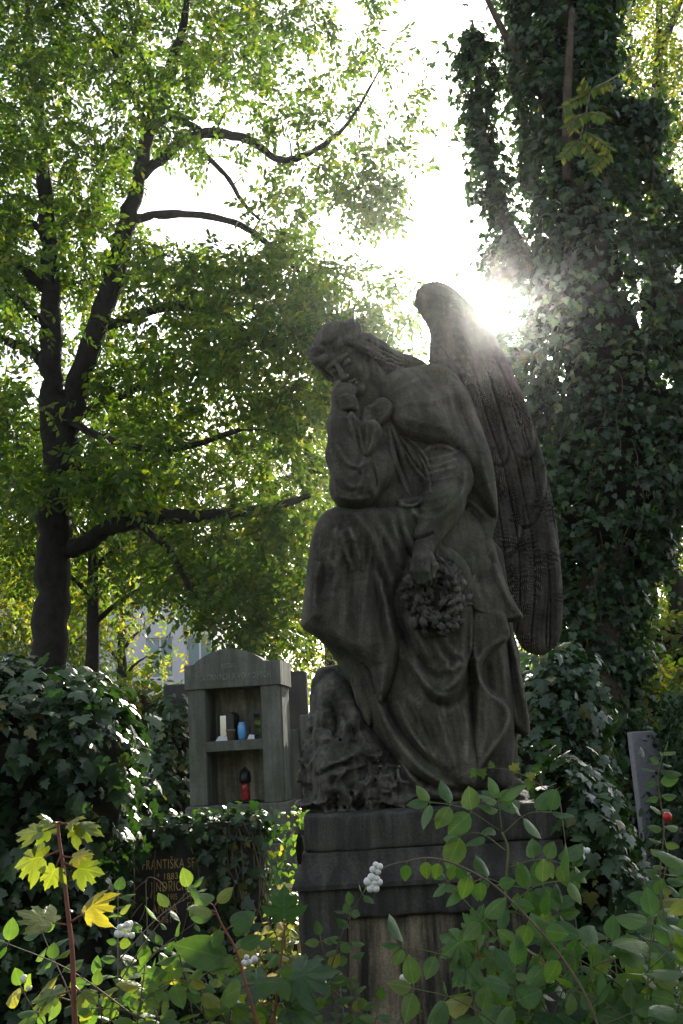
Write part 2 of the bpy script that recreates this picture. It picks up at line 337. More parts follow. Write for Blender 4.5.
class Sculpt:
    def __init__(s, x0, y0, x1, y1, d0, d1, h):      # pixel box at the statue's plane, depth range, voxel
        c = [P(px, py, Y0+dd) for px in (x0, x1) for py in (y0, y1) for dd in (d0, d1)]; c = np.array(c)
        s.o = np.array([c[:, 0].min(), Y0+d0, c[:, 2].min()]); e = np.array([c[:, 0].max(), Y0+d1, c[:, 2].max()])
        s.h = h; s.n = np.ceil((e-s.o)/h).astype(int)+1
        s.F = np.full(s.n, .25, np.float32); s.ax = [s.o[i]+h*np.arange(s.n[i]) for i in range(3)]
        s.X2, s.Z2 = np.meshgrid(s.ax[0], s.ax[2], indexing='ij'); s.D = np.zeros(s.X2.shape)
    def w(s, c): return P(c[0], c[1], Y0+c[2])
    def sub(s, lo, hi, pad):
        return tuple(slice(max(0, int((lo[i]-pad-s.o[i])/s.h)), min(s.n[i], int((hi[i]+pad-s.o[i])/s.h)+2)) for i in range(3))
    def merge(s, sl, d, k, op='u'):
        F = s.F[sl]; d = d.astype(np.float32); A = -F if op == 's' else F; k = max(k, 1e-5)
        hh = np.clip(.5+.5*(A-d)/k, 0, 1); r = A*(1-hh)+d*hh-k*hh*(1-hh)
        s.F[sl] = -r if op == 's' else r
    def cone(s, pts, k=.02, op='u', world=False):    # pts (px,py,d,r)
        for a, b in zip(pts[:-1], pts[1:]):
            A = np.array(a[:3]) if world else s.w(a); B = np.array(b[:3]) if world else s.w(b); ra, rb = a[3], b[3]
            R = max(ra, rb); sl = s.sub(np.minimum(A, B)-R, np.maximum(A, B)+R, k*1.2+.02)
            if any(q.start >= q.stop for q in sl): continue
            x, y, z = (s.ax[i][sl[i]] for i in range(3)); x = x[:, None, None]-A[0]; y = y[None, :, None]-A[1]; z = z[None, None, :]-A[2]
            ab = B-A; t = np.clip((x*ab[0]+y*ab[1]+z*ab[2])/(ab@ab+1e-9), 0, 1)
            d = np.sqrt((x-t*ab[0])**2+(y-t*ab[1])**2+(z-t*ab[2])**2)-(ra+t*(rb-ra)); s.merge(sl, d, k, op)
    def ell(s, C, R, B=None, k=.02, op='u'):         # ellipsoid, world centre, radii, basis rows
        C = np.asarray(C); R = np.asarray(R, float); B = np.eye(3) if B is None else B
        m_ = R.max(); sl = s.sub(C-m_, C+m_, k*1.2+.02)
        x, y, z = (s.ax[i][sl[i]] for i in range(3)); x = x[:, None, None]-C[0]; y = y[None, :, None]-C[1]; z = z[None, None, :]-C[2]
        q = [(x*b[0]+y*b[1]+z*b[2]) for b in B]
        k0 = np.sqrt(sum((v/r)**2 for v, r in zip(q, R))); k1 = np.sqrt(sum((v/r**2)**2 for v, r in zip(q, R)))+1e-6
        s.merge(sl, k0*(k0-1)/k1, k, op)
    def ellh(s, C, R, B=None, k=.02, op='u'): s.ell(C, np.asarray(R)*1.13, B, k, op)
    def slab(s, poly, ctrl, T, R, k=.03, smooth=True):  # outline (px), depth controls (px,py,d), half thickness, rim radius
        ca = np.array(ctrl, float)
        def dep(p):
            wt = 1/((ca[:, 0]-p[0])**2+(ca[:, 1]-p[1])**2+240.)**1.5; return (wt*ca[:, 2]).sum()/wt.sum()
        pw = np.array([P(*p, Y0+dep(p))[[0, 2]] for p in poly])
        if smooth: pw = catmull(np.vstack([pw, pw[:1]]), 4)[:-1]
        sd2 = poly_sd(s.X2, s.Z2, [tuple(p) for p in pw])
        num = 0; den = 0
        for (a, b, d) in ctrl:
            x, _, z = P(a, b, Y0+d); wgt = 1/((s.X2-x)**2+(s.Z2-z)**2+.004)**1.5; num = num+wgt*d; den = den+wgt
        yc = Y0+num/den
        q = np.clip(sd2/R, 0, 1); hgt = np.where(sd2 > 0, T*np.sqrt(1-(1-q)**2), sd2)
        lo = pw.min(0); hi = pw.max(0)
        sl = s.sub(np.array([lo[0], yc.min()-T, lo[1]]), np.array([hi[0], yc.max()+T, hi[1]]), k+.03)
        yy = s.ax[1][sl[1]][None, :, None]; g = (sl[0], sl[2])
        s.merge(sl, np.abs(yy-yc[g][:, None, :])-hgt[g][:, None, :], k)
    def st(s, pts, amp, sig, kind='r', taper=.25):    # fold stroke in pixels; amp mm, sigma px
        pw = np.array([s.hit(*p) for p in (catmull(pts, 3) if len(pts) > 2 else pts)])
        d, t, sg = seg2(s.X2, s.Z2, pw); sgm = sig*MPP
        tp = np.clip(np.minimum(t, 1-t)/max(taper, 1e-3), 0, 1)**.6 if taper > 0 else 1
        if kind == 'r': f = np.exp(-(d/sgm)**2)
        elif kind == 'L': f = np.where(sg > 0, np.exp(-(d/sgm)**2), np.exp(-(d/(.25*sgm))**2))
        else: f = np.where(sg < 0, np.exp(-(d/sgm)**2), np.exp(-(d/(.25*sgm))**2))
        s.D += amp*.001*f*tp
    def hit(s, px, py):                               # where the sight line meets the carved surface
        d = ray(px, py); ys = s.ax[1]; p = CAM+d*(ys/d[1])[:, None]
        i = np.clip(((p-s.o)/s.h).round().astype(int), 0, np.array(s.n)-1); f = s.F[tuple(i.T)]
        k = np.argmax(f < .004) if (f < .004).any() else np.argmin(f); return p[k][[0, 2]]
    def fan(s, A, B, n, amp, sig, jit=1.5):
        A = catmull(A, 3); B = catmull(B, 3); m_ = 9; ia = np.linspace(0, len(A)-1, m_).astype(int); ib = np.linspace(0, len(B)-1, m_).astype(int)
        for i in range(n):
            f = (i+.5+random.uniform(-.2, .2))/n; q = A[ia]*(1-f)+B[ib]*f; q = q+np.array([[random.uniform(-jit, jit), 0]]*m_)
            a = random.randint(0, 3); s.st(q[a:random.randint(6, m_)], amp*random.uniform(.6, 1.3), sig*random.uniform(.7, 1.3))
    def rough(s, amp, scale, seed=0, stretch=(1, 1, 1), octs=3):
        near = np.abs(s.F) < .05; idx = np.argwhere(near); p = idx*s.h*scale*np.array(stretch)+seed
        s.F[tuple(idx.T)] -= (amp*fbm(p, octs)).astype(np.float32)
    def build(s, name, mat, parent, it=2):
        F = s.F-s.D[:, None, :].astype(np.float32)
        for a in range(3):
            for e in (0, -1):
                q = [slice(None)]*3; q[a] = e; F[tuple(q)] = .1
        V, Q = surface_nets(F, s.o, s.h); lab = np.arange(len(V))
        for _ in range(60):                              # keep the one connected body, drop stray crumbs
            m4 = lab[Q].min(1); new = lab.copy(); np.minimum.at(new, Q.ravel(), np.repeat(m4, 4)); new = new[new]
            if (new == lab).all(): break
            lab = new
        cnt = np.bincount(lab, minlength=len(V)); Q = Q[cnt[lab[Q[:, 0]]] > 800]; u_, inv = np.unique(Q, return_inverse=True); V = V[u_]; Q = inv.reshape(-1, 4)
        V = relax(V, Q, it)
        me = mesh_np(name, V, Q.ravel(), np.arange(len(Q))*4, np.full(len(Q), 4)); return link(name, me, mat, parent, True)
# ------------------------------------------------------------------ leaves
def tmpl(boundary, center=(0, .42), cup=.25, bend=.15):
    b = np.array(boundary, float); V = np.vstack([[center], b]); z = -cup*V[:, 0]**2-bend*(V[:, 1]-.2)**2
    V = np.c_[V, z]; n = len(b); return V, np.array([(0, i+1, (i+1) % n+1) for i in range(n)])
def sym(half): return [p for p in half]+[(-x, y) for x, y in half[::-1] if abs(x) > 1e-6]
L_OVATE = tmpl(sym([(0, 0), (.19, .07), (.33, .24), (.36, .43), (.30, .64), (.16, .84), (0, 1)]), cup=1.0, bend=.25)
L_LANCE = tmpl(sym([(0, 0), (.13, .15), (.19, .4), (.15, .68), (0, 1)]), cup=.8, bend=.3)
L_IVY = tmpl(sym([(0, .06), (.14, -.06), (.36, .0), (.52, .18), (.30, .34), (.46, .58), (.22, .62), (0, 1)]), (0, .3), .35, .3)
L_MAPLE = tmpl(sym([(0, .06), (.14, -.06), (.30, -.09), (.42, -.02), (.36, .08), (.54, .14), (.66, .26), (.74, .44), (.62, .42), (.54, .48), (.38, .44), (.40, .54), (.48, .66), (.42, .70), (.36, .80), (.26, .68), (.17, .74), (.16, .86), (.08, .92), (0, 1.04)]), (0, .30), .55, .45)
L_RHOMB = (np.array([(0, 0, 0), (.25, .48, -.05), (0, 1, -.14), (-.25, .48, -.05)]), np.array([(0, 1, 2, 3)]))
L_BLADE = (np.array([(-.02, 0, 0), (.02, 0, 0), (.015, .6, -.06), (0, 1, -.3), (-.015, .6, -.06)]), np.array([(0, 1, 2, 3, 4)]))
def leaves(name, mat, pos, tip, nrm, size, T, parent=None, curl=0):
    TV, TF = T; pos = np.asarray(pos, float); n = len(pos); tip = unit(np.asarray(tip, float))
    side = unit(np.cross(tip, nrm)); nr = np.cross(side, tip); size = np.broadcast_to(np.asarray(size, float), (n,))
    k = len(TV); zz = TV[None, :, 2, None]*(1+curl*rng.normal(size=(n, 1, 1)))
    V = pos[:, None]+size[:, None, None]*(TV[None, :, 0, None]*side[:, None]+TV[None, :, 1, None]*tip[:, None]+zz*nr[:, None])
    F = (TF[None]+(np.arange(n)*k)[:, None, None]).reshape(-1, TF.shape[1])
    me = mesh_np(name, V.reshape(-1, 3), F.ravel(), np.arange(len(F))*TF.shape[1], np.full(len(F), TF.shape[1]))
    uv = me.uv_layers.new(name='UVMap'); U = TV[:, :2][TF.ravel()]; uv.data.foreach_set('uv', np.tile(U, (n, 1)).astype(np.float32).ravel())
    return link(name, me, mat, parent)
def rnd(n): return unit(rng.normal(size=(n, 3)))
def sprays(c, dirs, L, nl, lsize):
    """compound leaves: alternate leaflets along a drooping rachis; returns leaf pos, tip, nrm, size"""
    n = len(c); t = np.linspace(.2, 1, nl); side = unit(np.cross(dirs, np.array([0, 0, 1.0])+.35*rng.normal(size=(n, 3))))
    nr = np.cross(side, dirs); L = np.broadcast_to(L, (n,))[:, None, None]
    pos = c[:, None]+dirs[:, None]*t[None, :, None]*L+np.array([0, 0, -1.])*(t**2)[None, :, None]*L*.3
    sg = np.where(np.arange(nl) % 2, 1, -1.)[None, :, None]; sg = np.broadcast_to(sg, (n, nl, 1)).copy(); sg[:, -1] = .05
    tip = unit(side[:, None]*sg+dirs[:, None]*.55+np.array([0, 0, -.35])+.22*rng.normal(size=(n, nl, 3)))
    nn = np.broadcast_to(nr[:, None], (n, nl, 3))+.3*rng.normal(size=(n, nl, 3))
    return pos.reshape(-1, 3), tip.reshape(-1, 3), unit(nn.reshape(-1, 3)), lsize*(.75+.5*rng.random(n*nl))
def inpoly(px, py, poly):
    ins = np.zeros(px.shape, bool); n = len(poly)
    for i in range(n):
        (xa, ya), (xb, yb) = poly[i], poly[(i+1) % n]
        if ya == yb: continue
        ins ^= ((ya > py) != (yb > py)) & (px < (xb-xa)*(py-ya)/(yb-ya)+xa)
    return ins
def attract(poly, n, Ya, Yb):
    p = np.array(poly, float); lo = p.min(0); hi = p.max(0); out = []
    while len(out) < n:
        x, y = rng.uniform(lo[0], hi[0]), rng.uniform(lo[1], hi[1])
        if inpoly(np.array([x]), np.array([y]), poly)[0]: out.append(P(x, y, rng.uniform(Ya, Yb)))
    return np.array(out)
def grow(root, limbs, att, bark, leafm, per=9, spread=.45, L=.3, nl=7, ls=.075, T=L_RHOMB, sides=8, clear=True):
    """limbs: lists of (px,py,Y,r); att: points the twigs reach for"""
    mb = MB(); nodes = []; nr = []
    for lb in limbs:
        w_ = np.array([[*P(a, b, c), r] for a, b, c, r in lb]); w_ = catmull(w_, 6) if len(w_) > 2 else w_
        j = np.cumsum(rng.normal(size=(len(w_), 3)), 0)*.0; q = w_[:, :3]+rng.normal(size=(len(w_), 3))*w_[:, 3:4]*.12
        mb.tube(q, w_[:, 3]*(1+.07*rng.normal(size=len(w_))), sides); nodes += list(q[1:]); nr += list(w_[1:, 3])
    Nn = np.array(nodes); Nr = np.array(nr)
    d0 = np.array([np.linalg.norm(Nn-a, axis=1).min() for a in att]) if len(att) else []
    ends = []
    for i in np.argsort(d0):
        a = att[i]; dd = np.linalg.norm(Nn-a, axis=1)+np.maximum(0, (Nn[:, 2]-a[2]))*.4; k = int(np.argmin(dd)); A = Nn[k]; Ln = np.linalg.norm(a-A)
        m_ = max(3, int(Ln/.35)+2); t = np.linspace(0, 1, m_)[:, None]
        q = A+(a-A)*t+np.array([0, 0, 1.])*Ln*.10*np.sin(t*math.pi)+rng.normal(size=(m_, 3))*Ln*.035*np.sin(t*math.pi)
        ra = min(Nr[k]*.6, .008+.012*Ln); rad = np.linspace(ra, .004, m_); mb.tube(q, rad, 4)
        Nn = np.vstack([Nn, q[1:]]); Nr = np.r_[Nr, rad[1:]]; ends.append((q[-1], unit(q[-1]-q[-2])))
        if m_ > 3 and random.random() < .45: ends.append((q[-2], unit(q[-2]-q[-3])))
    E = np.array([e[0] for e in ends]); Dv = np.array([e[1] for e in ends])
    big = Nr[:sum(1 for _ in nodes)] > .11; BT = np.array(nodes)[big] if big.any() else np.array([[0, 0, -99.]])
    okE = np.array([np.linalg.norm(BT-e, axis=1).min() > .5 and not ((np.hypot(BT[:, 0]-e[0]*BT[:, 1]/e[1], BT[:, 2]-1.6-(e[2]-1.6)*BT[:, 1]/e[1]) < .42) & (BT[:, 1] > e[1])).any() for e in E]) if clear else np.ones(len(E), bool); E, Dv = E[okE], Dv[okE]
    c = np.repeat(E, per, 0)+rng.normal(size=(len(E)*per, 3))*spread*np.array([1, 1, .5])
    dv = unit(np.repeat(Dv, per, 0)*.5+rnd(len(c))+np.array([0, 0, -.25]))
    p, t, nn, s_ = sprays(c, dv, L, nl, ls)
    mb.build('trunk', bark, root, True); leaves('crown', leafm, p, t, nn, s_, T, root)
# ------------------------------------------------------------------ ivy over any solid
def ivy_on(sdf, lo, hi, n, size, mat, parent, name='foliage', thick=.05, keep=None, T=L_IVY, outward=.75):
    lo, hi = np.array(lo, float), np.array(hi, float); out = []; nn = []; tot = 0
    while tot < n:
        p = rng.uniform(lo, hi, (n*4, 3)); 
        for _ in range(4):
            d = sdf(p); e = .01; g = np.stack([sdf(p+np.eye(3)[i]*e)-d for i in range(3)], 1)/e; g = unit(g); p = p-g*d[:, None]
        ok = (np.abs(sdf(p)) < .05) & (p >= lo-.1).all(1) & (p <= hi+.1).all(1) & (p[:, 2] > .02)
        if keep is not None: ok &= keep(p)
        p, g = p[ok], g[ok]; out.append(p); nn.append(g); tot += len(p)
    p = np.concatenate(out)[:n]; g = np.concatenate(nn)[:n]; n = len(p)
    p = p+g*(np.abs(rng.normal(size=(n, 1)))*thick)
    nr = unit(g*outward+np.array([0, 0, .35])+.38*rng.normal(size=(n, 3)))
    tp = np.array([0, 0, -1.])+.55*rng.normal(size=(n, 3))+g*.15; tp = unit(tp-nr*(tp*nr).sum(1, keepdims=True))
    return leaves(name, mat, p-tp*.02, tp, nr, size*(.42+1.15*rng.random(n)**1.4), T, parent, curl=.5)
def blobs(cs, bump=.06, bs=4.0, k=.12):              # smooth union of (x,y,z,rx,ry,rz)
    cs = np.array(cs, float)
    def f(p):
        r = None
        for c in cs:
            q = (p-c[:3])/c[3:]; l = np.linalg.norm(q, axis=1)+1e-6; d = (l-1)*c[3:].min()*.5+(l-1)*.5*np.linalg.norm((p-c[:3]), axis=1)/l
            if r is None: r = d
            else: h = np.clip(.5+.5*(r-d)/k, 0, 1); r = r*(1-h)+d*h-k*h*(1-h)
        return r-bump*fbm(p*bs, 2)
    return f
def core(sdf, lo, hi, h, mat, parent, name='dark_core', shrink=.06):  # added dark solid inside a leaf mass, blocks light between leaves
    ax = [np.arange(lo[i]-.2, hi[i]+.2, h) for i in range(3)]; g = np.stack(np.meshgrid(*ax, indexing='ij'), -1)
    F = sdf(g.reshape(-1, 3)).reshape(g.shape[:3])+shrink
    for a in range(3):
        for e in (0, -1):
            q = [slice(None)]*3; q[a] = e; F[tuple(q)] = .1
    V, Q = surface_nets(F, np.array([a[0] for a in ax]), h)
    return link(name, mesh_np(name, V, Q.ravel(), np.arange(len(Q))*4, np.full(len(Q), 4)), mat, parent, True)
#PART2
# ================================================================== THE ANGEL
base = P(425, 804, Y0)
angel = empty('angel_statue', (base[0], Y0, base[2]), 'dark stone angel resting its head on one hand, wing folded, on the tall pedestal', 'statue')
def body():
    s = Sculpt(318, 300, 535, 800, -.50, .22, .0042)
    # torso under the clothes
    s.cone([(402, 425, -.02, .10), (410, 470, -.05, .125), (418, 520, -.04, .14)], .05)
    s.cone([(378, 428, -.08, .07), (408, 402, .0, .085), (446, 420, .0, .075)], .04)
    # neck
    s.cone([(366, 372, -.16, .062), (382, 398, -.08, .078), (398, 420, -.02, .09)], .03)
    s.cone([(362, 392, -.17, .05), (356, 418, -.17, .05)], .02); s.cone([(352, 492, -.27, .075), (356, 500, -.22, .07), (385, 500, -.16, .07)], .03)
    s.cone([(352, 415, -.22, .035), (362, 440, -.20, .05), (370, 470, -.18, .06)], .02)
    s.cone([(372, 400, -.16, .05), (378, 425, -.14, .07), (384, 455, -.12, .09), (392, 490, -.10, .11), (396, 512, -.10, .11)], .03)
    # raised arm: shoulder - elbow - wrist
    s.cone([(384, 438, -.12, .075), (372, 470, -.22, .085), (355, 487, -.30, .082)], .04)
    s.cone([(353, 486, -.30, .080), (343, 455, -.31, .060), (340, 425, -.30, .045), (341, 406, -.28, .036)], .035)
    # hand bent under the cheek
    s.cone([(343, 406, -.285, .040), (343, 397, -.29, .044), (346, 392, -.285, .034), (352, 388, -.25, .026)], .02)
    for i, (dx, dy) in enumerate([(0, 0), (2.2, 3), (4, 6.3), (5, 9.8)]):
        s.cone([(340+dx*.5, 398+dy, -.325, .0145), (347+dx*.8, 396+dy, -.338, .0135), (353+dx*.6, 398+dy, -.325, .013), (353+dx*.4, 403+dy, -.305, .011)], .003)
    s.cone([(339, 400, -.31, .018), (336, 391, -.31, .015), (339, 383, -.295, .013)], .006)
    # hanging arm
    s.cone([(446, 446, -.06, .078), (450, 478, -.14, .088), (443, 505, -.22, .078), (428, 535, -.29, .054)], .04)
    s.cone([(428, 535, -.29, .043), (423, 551, -.345, .036), (421, 562, -.385, .038)], .02)
    for i, x in enumerate([413.5, 418, 422.5, 427]):
        l = [0, 2.5, 2.2, -1][i]
        s.cone([(x, 562, -.405, .0145), (x-.5, 571+l*.5, -.430, .0135), (x+1, 579+l, -.422, .0125), (x+3, 583+l, -.395, .011)], .0035)
    s.cone([(429, 556, -.375, .019), (434, 566, -.405, .015), (432, 576, -.41, .012)], .006)
    s.cone([(425, 530, -.04, .10), (465, 660, -.02, .05), (492, 772, -.08, .036)], .02)
    # toes and instep showing under the hem
    s.cone([(492, 772, -.10, .036), (505, 779, -.17, .032), (515, 785, -.22, .024)], .02)
    for i in range(5): s.cone([(508+i*2.6, 784-i*.6, -.20+i*.010, .011), (512+i*2.8, 788-i*.7, -.235+i*.014, .0095)], .004)
    # ---- head: own frame (R right of the face, U up, Fc forward)
    C = P(347, 363, Y0-.22); U = np.array([-.56, -.36, .75]); U /= np.linalg.norm(U)
    Fc = np.array([-.34, -.80, -.50]); Fc -= U*(Fc@U); Fc /= np.linalg.norm(Fc); R = np.cross(U, Fc); B = np.array([R, U, Fc])
    HS = 1.13; q = lambda a, b, c: C+(R*a+U*b+Fc*c)*HS
    s.ellh(q(0, .035, -.015), (.074, .095, .092), B, .02)
    s.ellh(q(0, -.03, .018), (.060, .080, .062), B, .02)
    s.ellh(q(0, -.098, .060), (.024, .020, .020), B, .022)
    def c3(a, b, ra, rb, k, op='u'): s.cone([(*q(*a), ra*HS), (*q(*b), rb*HS)], k, op, True)
    for sx in (-1, 1):
        s.ellh(q(sx*.034, -.028, .052), (.024, .026, .022), B, .018)
        s.ellh(q(sx*.031, .014, .094), (.020, .012, .016), B, .010, 's')
        s.ellh(q(sx*.031, .009, .070), (.016, .012, .013), B, .004)
        c3((sx*.017, .007, .081), (sx*.045, .006, .072), .0035, .003, .003)
        c3((sx*.012, .032, .082), (sx*.048, .030, .068), .008, .006, .012)
        s.ellh(q(sx*.010, -.030, .098), (.009, .007, .009), B, .006)
    c3((0, .028, .084), (0, -.024, .106), .008, .0115, .010)
    s.ellh(q(0, -.028, .104), (.011, .009, .010), B, .006)
    c3((-.020, -.058, .084), (0, -.055, .092), .0055, .0075, .004); c3((.020, -.058, .084), (0, -.055, .092), .0055, .0075, .004)
    c3((-.016, -.069, .082), (.016, -.069, .082), .0075, .0075, .005)
    c3((-.021, -.0625, .088), (.021, -.0625, .088), .0022, .0022, .003, 's')
    # sleeve folds of the raised arm
    for p_ in ([(333, 455), (340, 476), (352, 486), (366, 484)], [(336, 444), (347, 462), (360, 466), (372, 458)], [(345, 480), (358, 470), (366, 455)], [(366, 470), (371, 482), (372, 495)], [(354, 497), (362, 480), (364, 466)], [(378, 466), (380, 482), (374, 500)], [(330, 440), (331, 460), (336, 480)], [(334, 494), (350, 500), (370, 497)]):
        s.st(p_, 7, 2.4)
    for p_ in ([(331, 470), (342, 488), (360, 492)], [(350, 466), (362, 474), (370, 470)], [(372, 462), (376, 478), (377, 494)]): s.st(p_, -7, 2.2)
    # chest pleats
    s.fan([(388, 424), (394, 452), (402, 478), (412, 500)], [(400, 432), (420, 448), (432, 470), (434, 492)], 8, 9, 1.7, .8)
    for p_ in ([(388, 426), (393, 455), (404, 484), (414, 499)], [(392, 424), (404, 450), (420, 474), (432, 486)], [(396, 428), (413, 444), (430, 462)]): s.st(p_, 10, 2.0)
    for p_ in ([(391, 432), (400, 462), (411, 488)], [(396, 434), (411, 458), (427, 478)]): s.st(p_, -9, 1.8)
    # hanging sleeve: wrinkles
    for y in (456, 463, 471, 480, 489, 497, 506, 515): s.st([(424+(y-456)*-.12, y+4), (438, y+random.uniform(-1, 3)), (460-(y-456)*.25, y-5)], random.uniform(3, 6), 1.9)
    s.st([(421, 455), (430, 447), (445, 446), (458, 452)], 9, 2.5); s.st([(466, 470), (463, 492), (448, 512), (432, 524)], 12, 3.2)
    s.st([(411, 534), (420, 538), (434, 532)], -8, 1.6, taper=.05); s.st([(411, 531), (420, 535), (434, 529)], 6, 2, taper=.05)
    s.rough(.0016, 28); s.rough(.003, 7)
    return s.build('figure', M['statue'], angel, 1)
body()
def robe():
    s = Sculpt(296, 496, 536, 812, -.48, .32, .0050)
    s.cone([(445, 545, -.02, .14), (395, 545, -.14, .125), (345, 536, -.22, .105)], .06)      # thigh to the knee
    s.cone([(342, 538, -.22, .10), (334, 590, -.20, .095), (332, 615, -.18, .075)], .05)
    s.cone([(430, 540, 0, .16), (436, 640, .0, .17), (452, 740, -.02, .17)], .07)
    s.cone([(345, 620, -.10, .09), (400, 700, -.12, .10), (445, 760, -.12, .09)], .06)
    s.cone([(482, 560, .04, .09), (492, 660, .04, .10), (492, 760, .04, .10)], .05)
    main = [(321, 517), (332, 509), (350, 508), (400, 506), (440, 502), (468, 512), (488, 532), (497, 560), (502, 600), (506, 640), (512, 690), (514, 735), (512, 770), (505, 796),
            (470, 800), (440, 800), (414, 786), (398, 771), (384, 751), (369, 731), (360, 712), (352, 688), (336, 660), (320, 640), (303, 626), (304, 605), (309, 565), (313, 535)]
    s.slab(main, [(320, 520, -.20), (310, 620, -.20), (400, 520, -.12), (470, 520, .02), (400, 600, -.12), (480, 620, .0), (360, 690, -.1), (420, 700, -.12), (490, 700, 0), (420, 780, -.12), (490, 790, -.02)], .15, .10, .03)
    # cloth hanging from the raised knee, with its own hem
    s.slab([(320, 520), (334, 509), (385, 510), (404, 530), (408, 570), (396, 600), (398, 650), (392, 682), (384, 700), (379, 702), (374, 688), (368, 668), (345, 652), (322, 640), (303, 628), (302, 618), (306, 580), (311, 540)],
           [(330, 530, -.25), (395, 520, -.20), (310, 620, -.22), (350, 640, -.25), (385, 690, -.24), (400, 580, -.20)], .095, .05, .012)
    s.slab([(350, 655), (368, 664), (374, 690), (374, 712), (370, 728), (362, 715), (356, 690)], [(362, 690, -.19)], .035, .03, .008)
    # big loop of cloth below the wreath
    s.slab([(392, 560), (440, 545), (470, 570), (473, 620), (470, 655), (460, 682), (443, 696), (428, 691), (414, 674), (402, 645), (394, 610)],
           [(400, 570, -.19), (465, 580, -.15), (440, 680, -.20), (430, 620, -.21)], .085, .05, .012)
    # lower skirt layers
    s.slab([(384, 690), (400, 690), (430, 700), (460, 700), (475, 720), (478, 760), (474, 784), (455, 784), (428, 772), (405, 748), (388, 722)], [(390, 700, -.17), (470, 720, -.14), (440, 770, -.20)], .07, .05, .014)
    s.slab([(396, 756), (420, 778), (450, 788), (500, 790), (500, 799), (440, 801), (412, 788)], [(420, 785, -.2), (490, 792, -.12)], .06, .03, .02)
    # falling edges at the right
    s.slab([(470, 604), (500, 610), (508, 624), (508, 640), (490, 652), (482, 668), (486, 690), (503, 702), (510, 716), (505, 735), (492, 752), (480, 770), (474, 782), (471, 740), (473, 690), (468, 640)],
           [(480, 610, -.16), (500, 715, -.15), (476, 775, -.17)], .055, .028, .008)
    s.slab([(500, 600), (512, 628), (520, 672), (528, 715), (529, 733), (522, 735), (512, 722), (506, 690), (500, 640)], [(510, 620, .0), (526, 725, -.03)], .05, .022, .008)
    D = lambda p, a, g: s.st(p, a*1.7, g*1.35)
    for p_, a, g in ([(334, 528), (338, 545), (338, 561), (332, 568)], 11, 3), ([(325, 548), (331, 566), (338, 573), (334, 590)], 10, 3.2), ([(340, 530), (346, 551), (353, 571)], 10, 2.3), ([(361, 571), (358, 550), (349, 526)], 10, 2.6), \
        ([(355, 512), (372, 537), (382, 561), (396, 586), (404, 590)], 15, 3.6), ([(369, 563), (380, 582), (388, 606), (394, 631), (405, 656), (421, 680), (432, 691)], 19, 4.2), \
        ([(362, 580), (366, 608), (370, 635), (377, 664)], 16, 6.5), ([(318, 560), (314, 590), (312, 622)], 10, 4), ([(408, 609), (417, 631), (428, 660)], 10, 3), \
        ([(376, 520), (392, 545), (404, 566)], 9, 3), ([(400, 640), (414, 670), (428, 689), (442, 695), (456, 685), (466, 665), (471, 640)], 20, 4.5), ([(404, 612), (416, 640), (432, 660)], 10, 3.5), ([(440, 628), (452, 650), (464, 655)], 8, 3), \
        ([(444, 664), (452, 670), (461, 661)], 9, 2.4), ([(434, 640), (442, 657), (455, 668)], 7, 2.4), \
        ([(362, 664), (370, 686), (380, 708), (386, 724), (400, 746), (420, 768), (446, 784), (480, 786)], 17, 3.2), ([(396, 700), (412, 728), (430, 752), (452, 768)], 13, 3.6), ([(404, 690), (425, 715), (445, 742), (458, 766)], 10, 3.4), ([(420, 700), (440, 722), (456, 748)], 7, 3), ([(462, 700), (468, 730), (466, 764)], 8, 3.2), \
        ([(398, 760), (410, 773), (424, 786)], 13, 4), ([(384, 735), (398, 757), (418, 780)], 10, 3), ([(340, 662), (352, 686), (361, 710)], 9, 3), \
        ([(507, 637), (488, 650), (478, 661), (476, 674)], 11, 2.6), ([(473, 614), (472, 645), (476, 672), (487, 690), (503, 703), (509, 716), (503, 735), (488, 756), (480, 772)], 13, 2.6), ([(500, 647), (504, 675), (508, 706)], 9, 2.4), ([(484, 706), (486, 730), (480, 758)], 7, 3), ([(488, 660), (490, 680), (494, 694)], -8, 3), \
        ([(511, 634), (520, 675), (527, 722)], 10, 2.4), ([(400, 506), (406, 530), (418, 552), (432, 560)], 10, 3), ([(410, 506), (424, 524), (440, 532)], 10, 3), ([(392, 512), (398, 535), (408, 552)], 8, 2.6):
        D(p_, a, g)
    for p_, a, g in ([(346, 540), (350, 575), (352, 610), (358, 640)], -9, 4), ([(372, 548), (384, 580), (396, 622), (412, 664)], -13, 3), ([(360, 540), (372, 566), (378, 600), (383, 636), (388, 664)], -12, 3.4), ([(322, 540), (322, 580), (324, 620)], -7, 4), \
        ([(390, 612), (402, 650), (420, 684), (440, 704), (458, 700), (470, 680)], -13, 2.8), ([(405, 630), (420, 658), (436, 676), (452, 672)], -9, 3), ([(380, 690), (398, 726), (422, 754), (450, 774)], -13, 2.8), ([(404, 716), (424, 744), (444, 764)], -8, 2.6), \
        ([(388, 748), (408, 772), (430, 786)], -9, 2.4), ([(505, 630), (513, 680), (520, 726)], -10, 2), ([(470, 610), (468, 660), (472, 700), (472, 760)], -12, 2.2), ([(396, 520), (406, 548), (422, 566)], -8, 2), ([(412, 514), (428, 534), (444, 540)], -8, 2):
        D(p_, a, g)
    s.fan([(326, 520), (316, 560), (308, 620)], [(400, 515), (390, 570), (380, 660)], 9, 5, 2.4)
    s.fan([(392, 700), (410, 735), (440, 775)], [(462, 700), (468, 740), (470, 775)], 9, 4, 1.8)
    s.rough(.0014, 28); s.rough(.003, 5, stretch=(1, 1, .5))
    return s.build('robe', M['statue'], angel, 1)
robe()
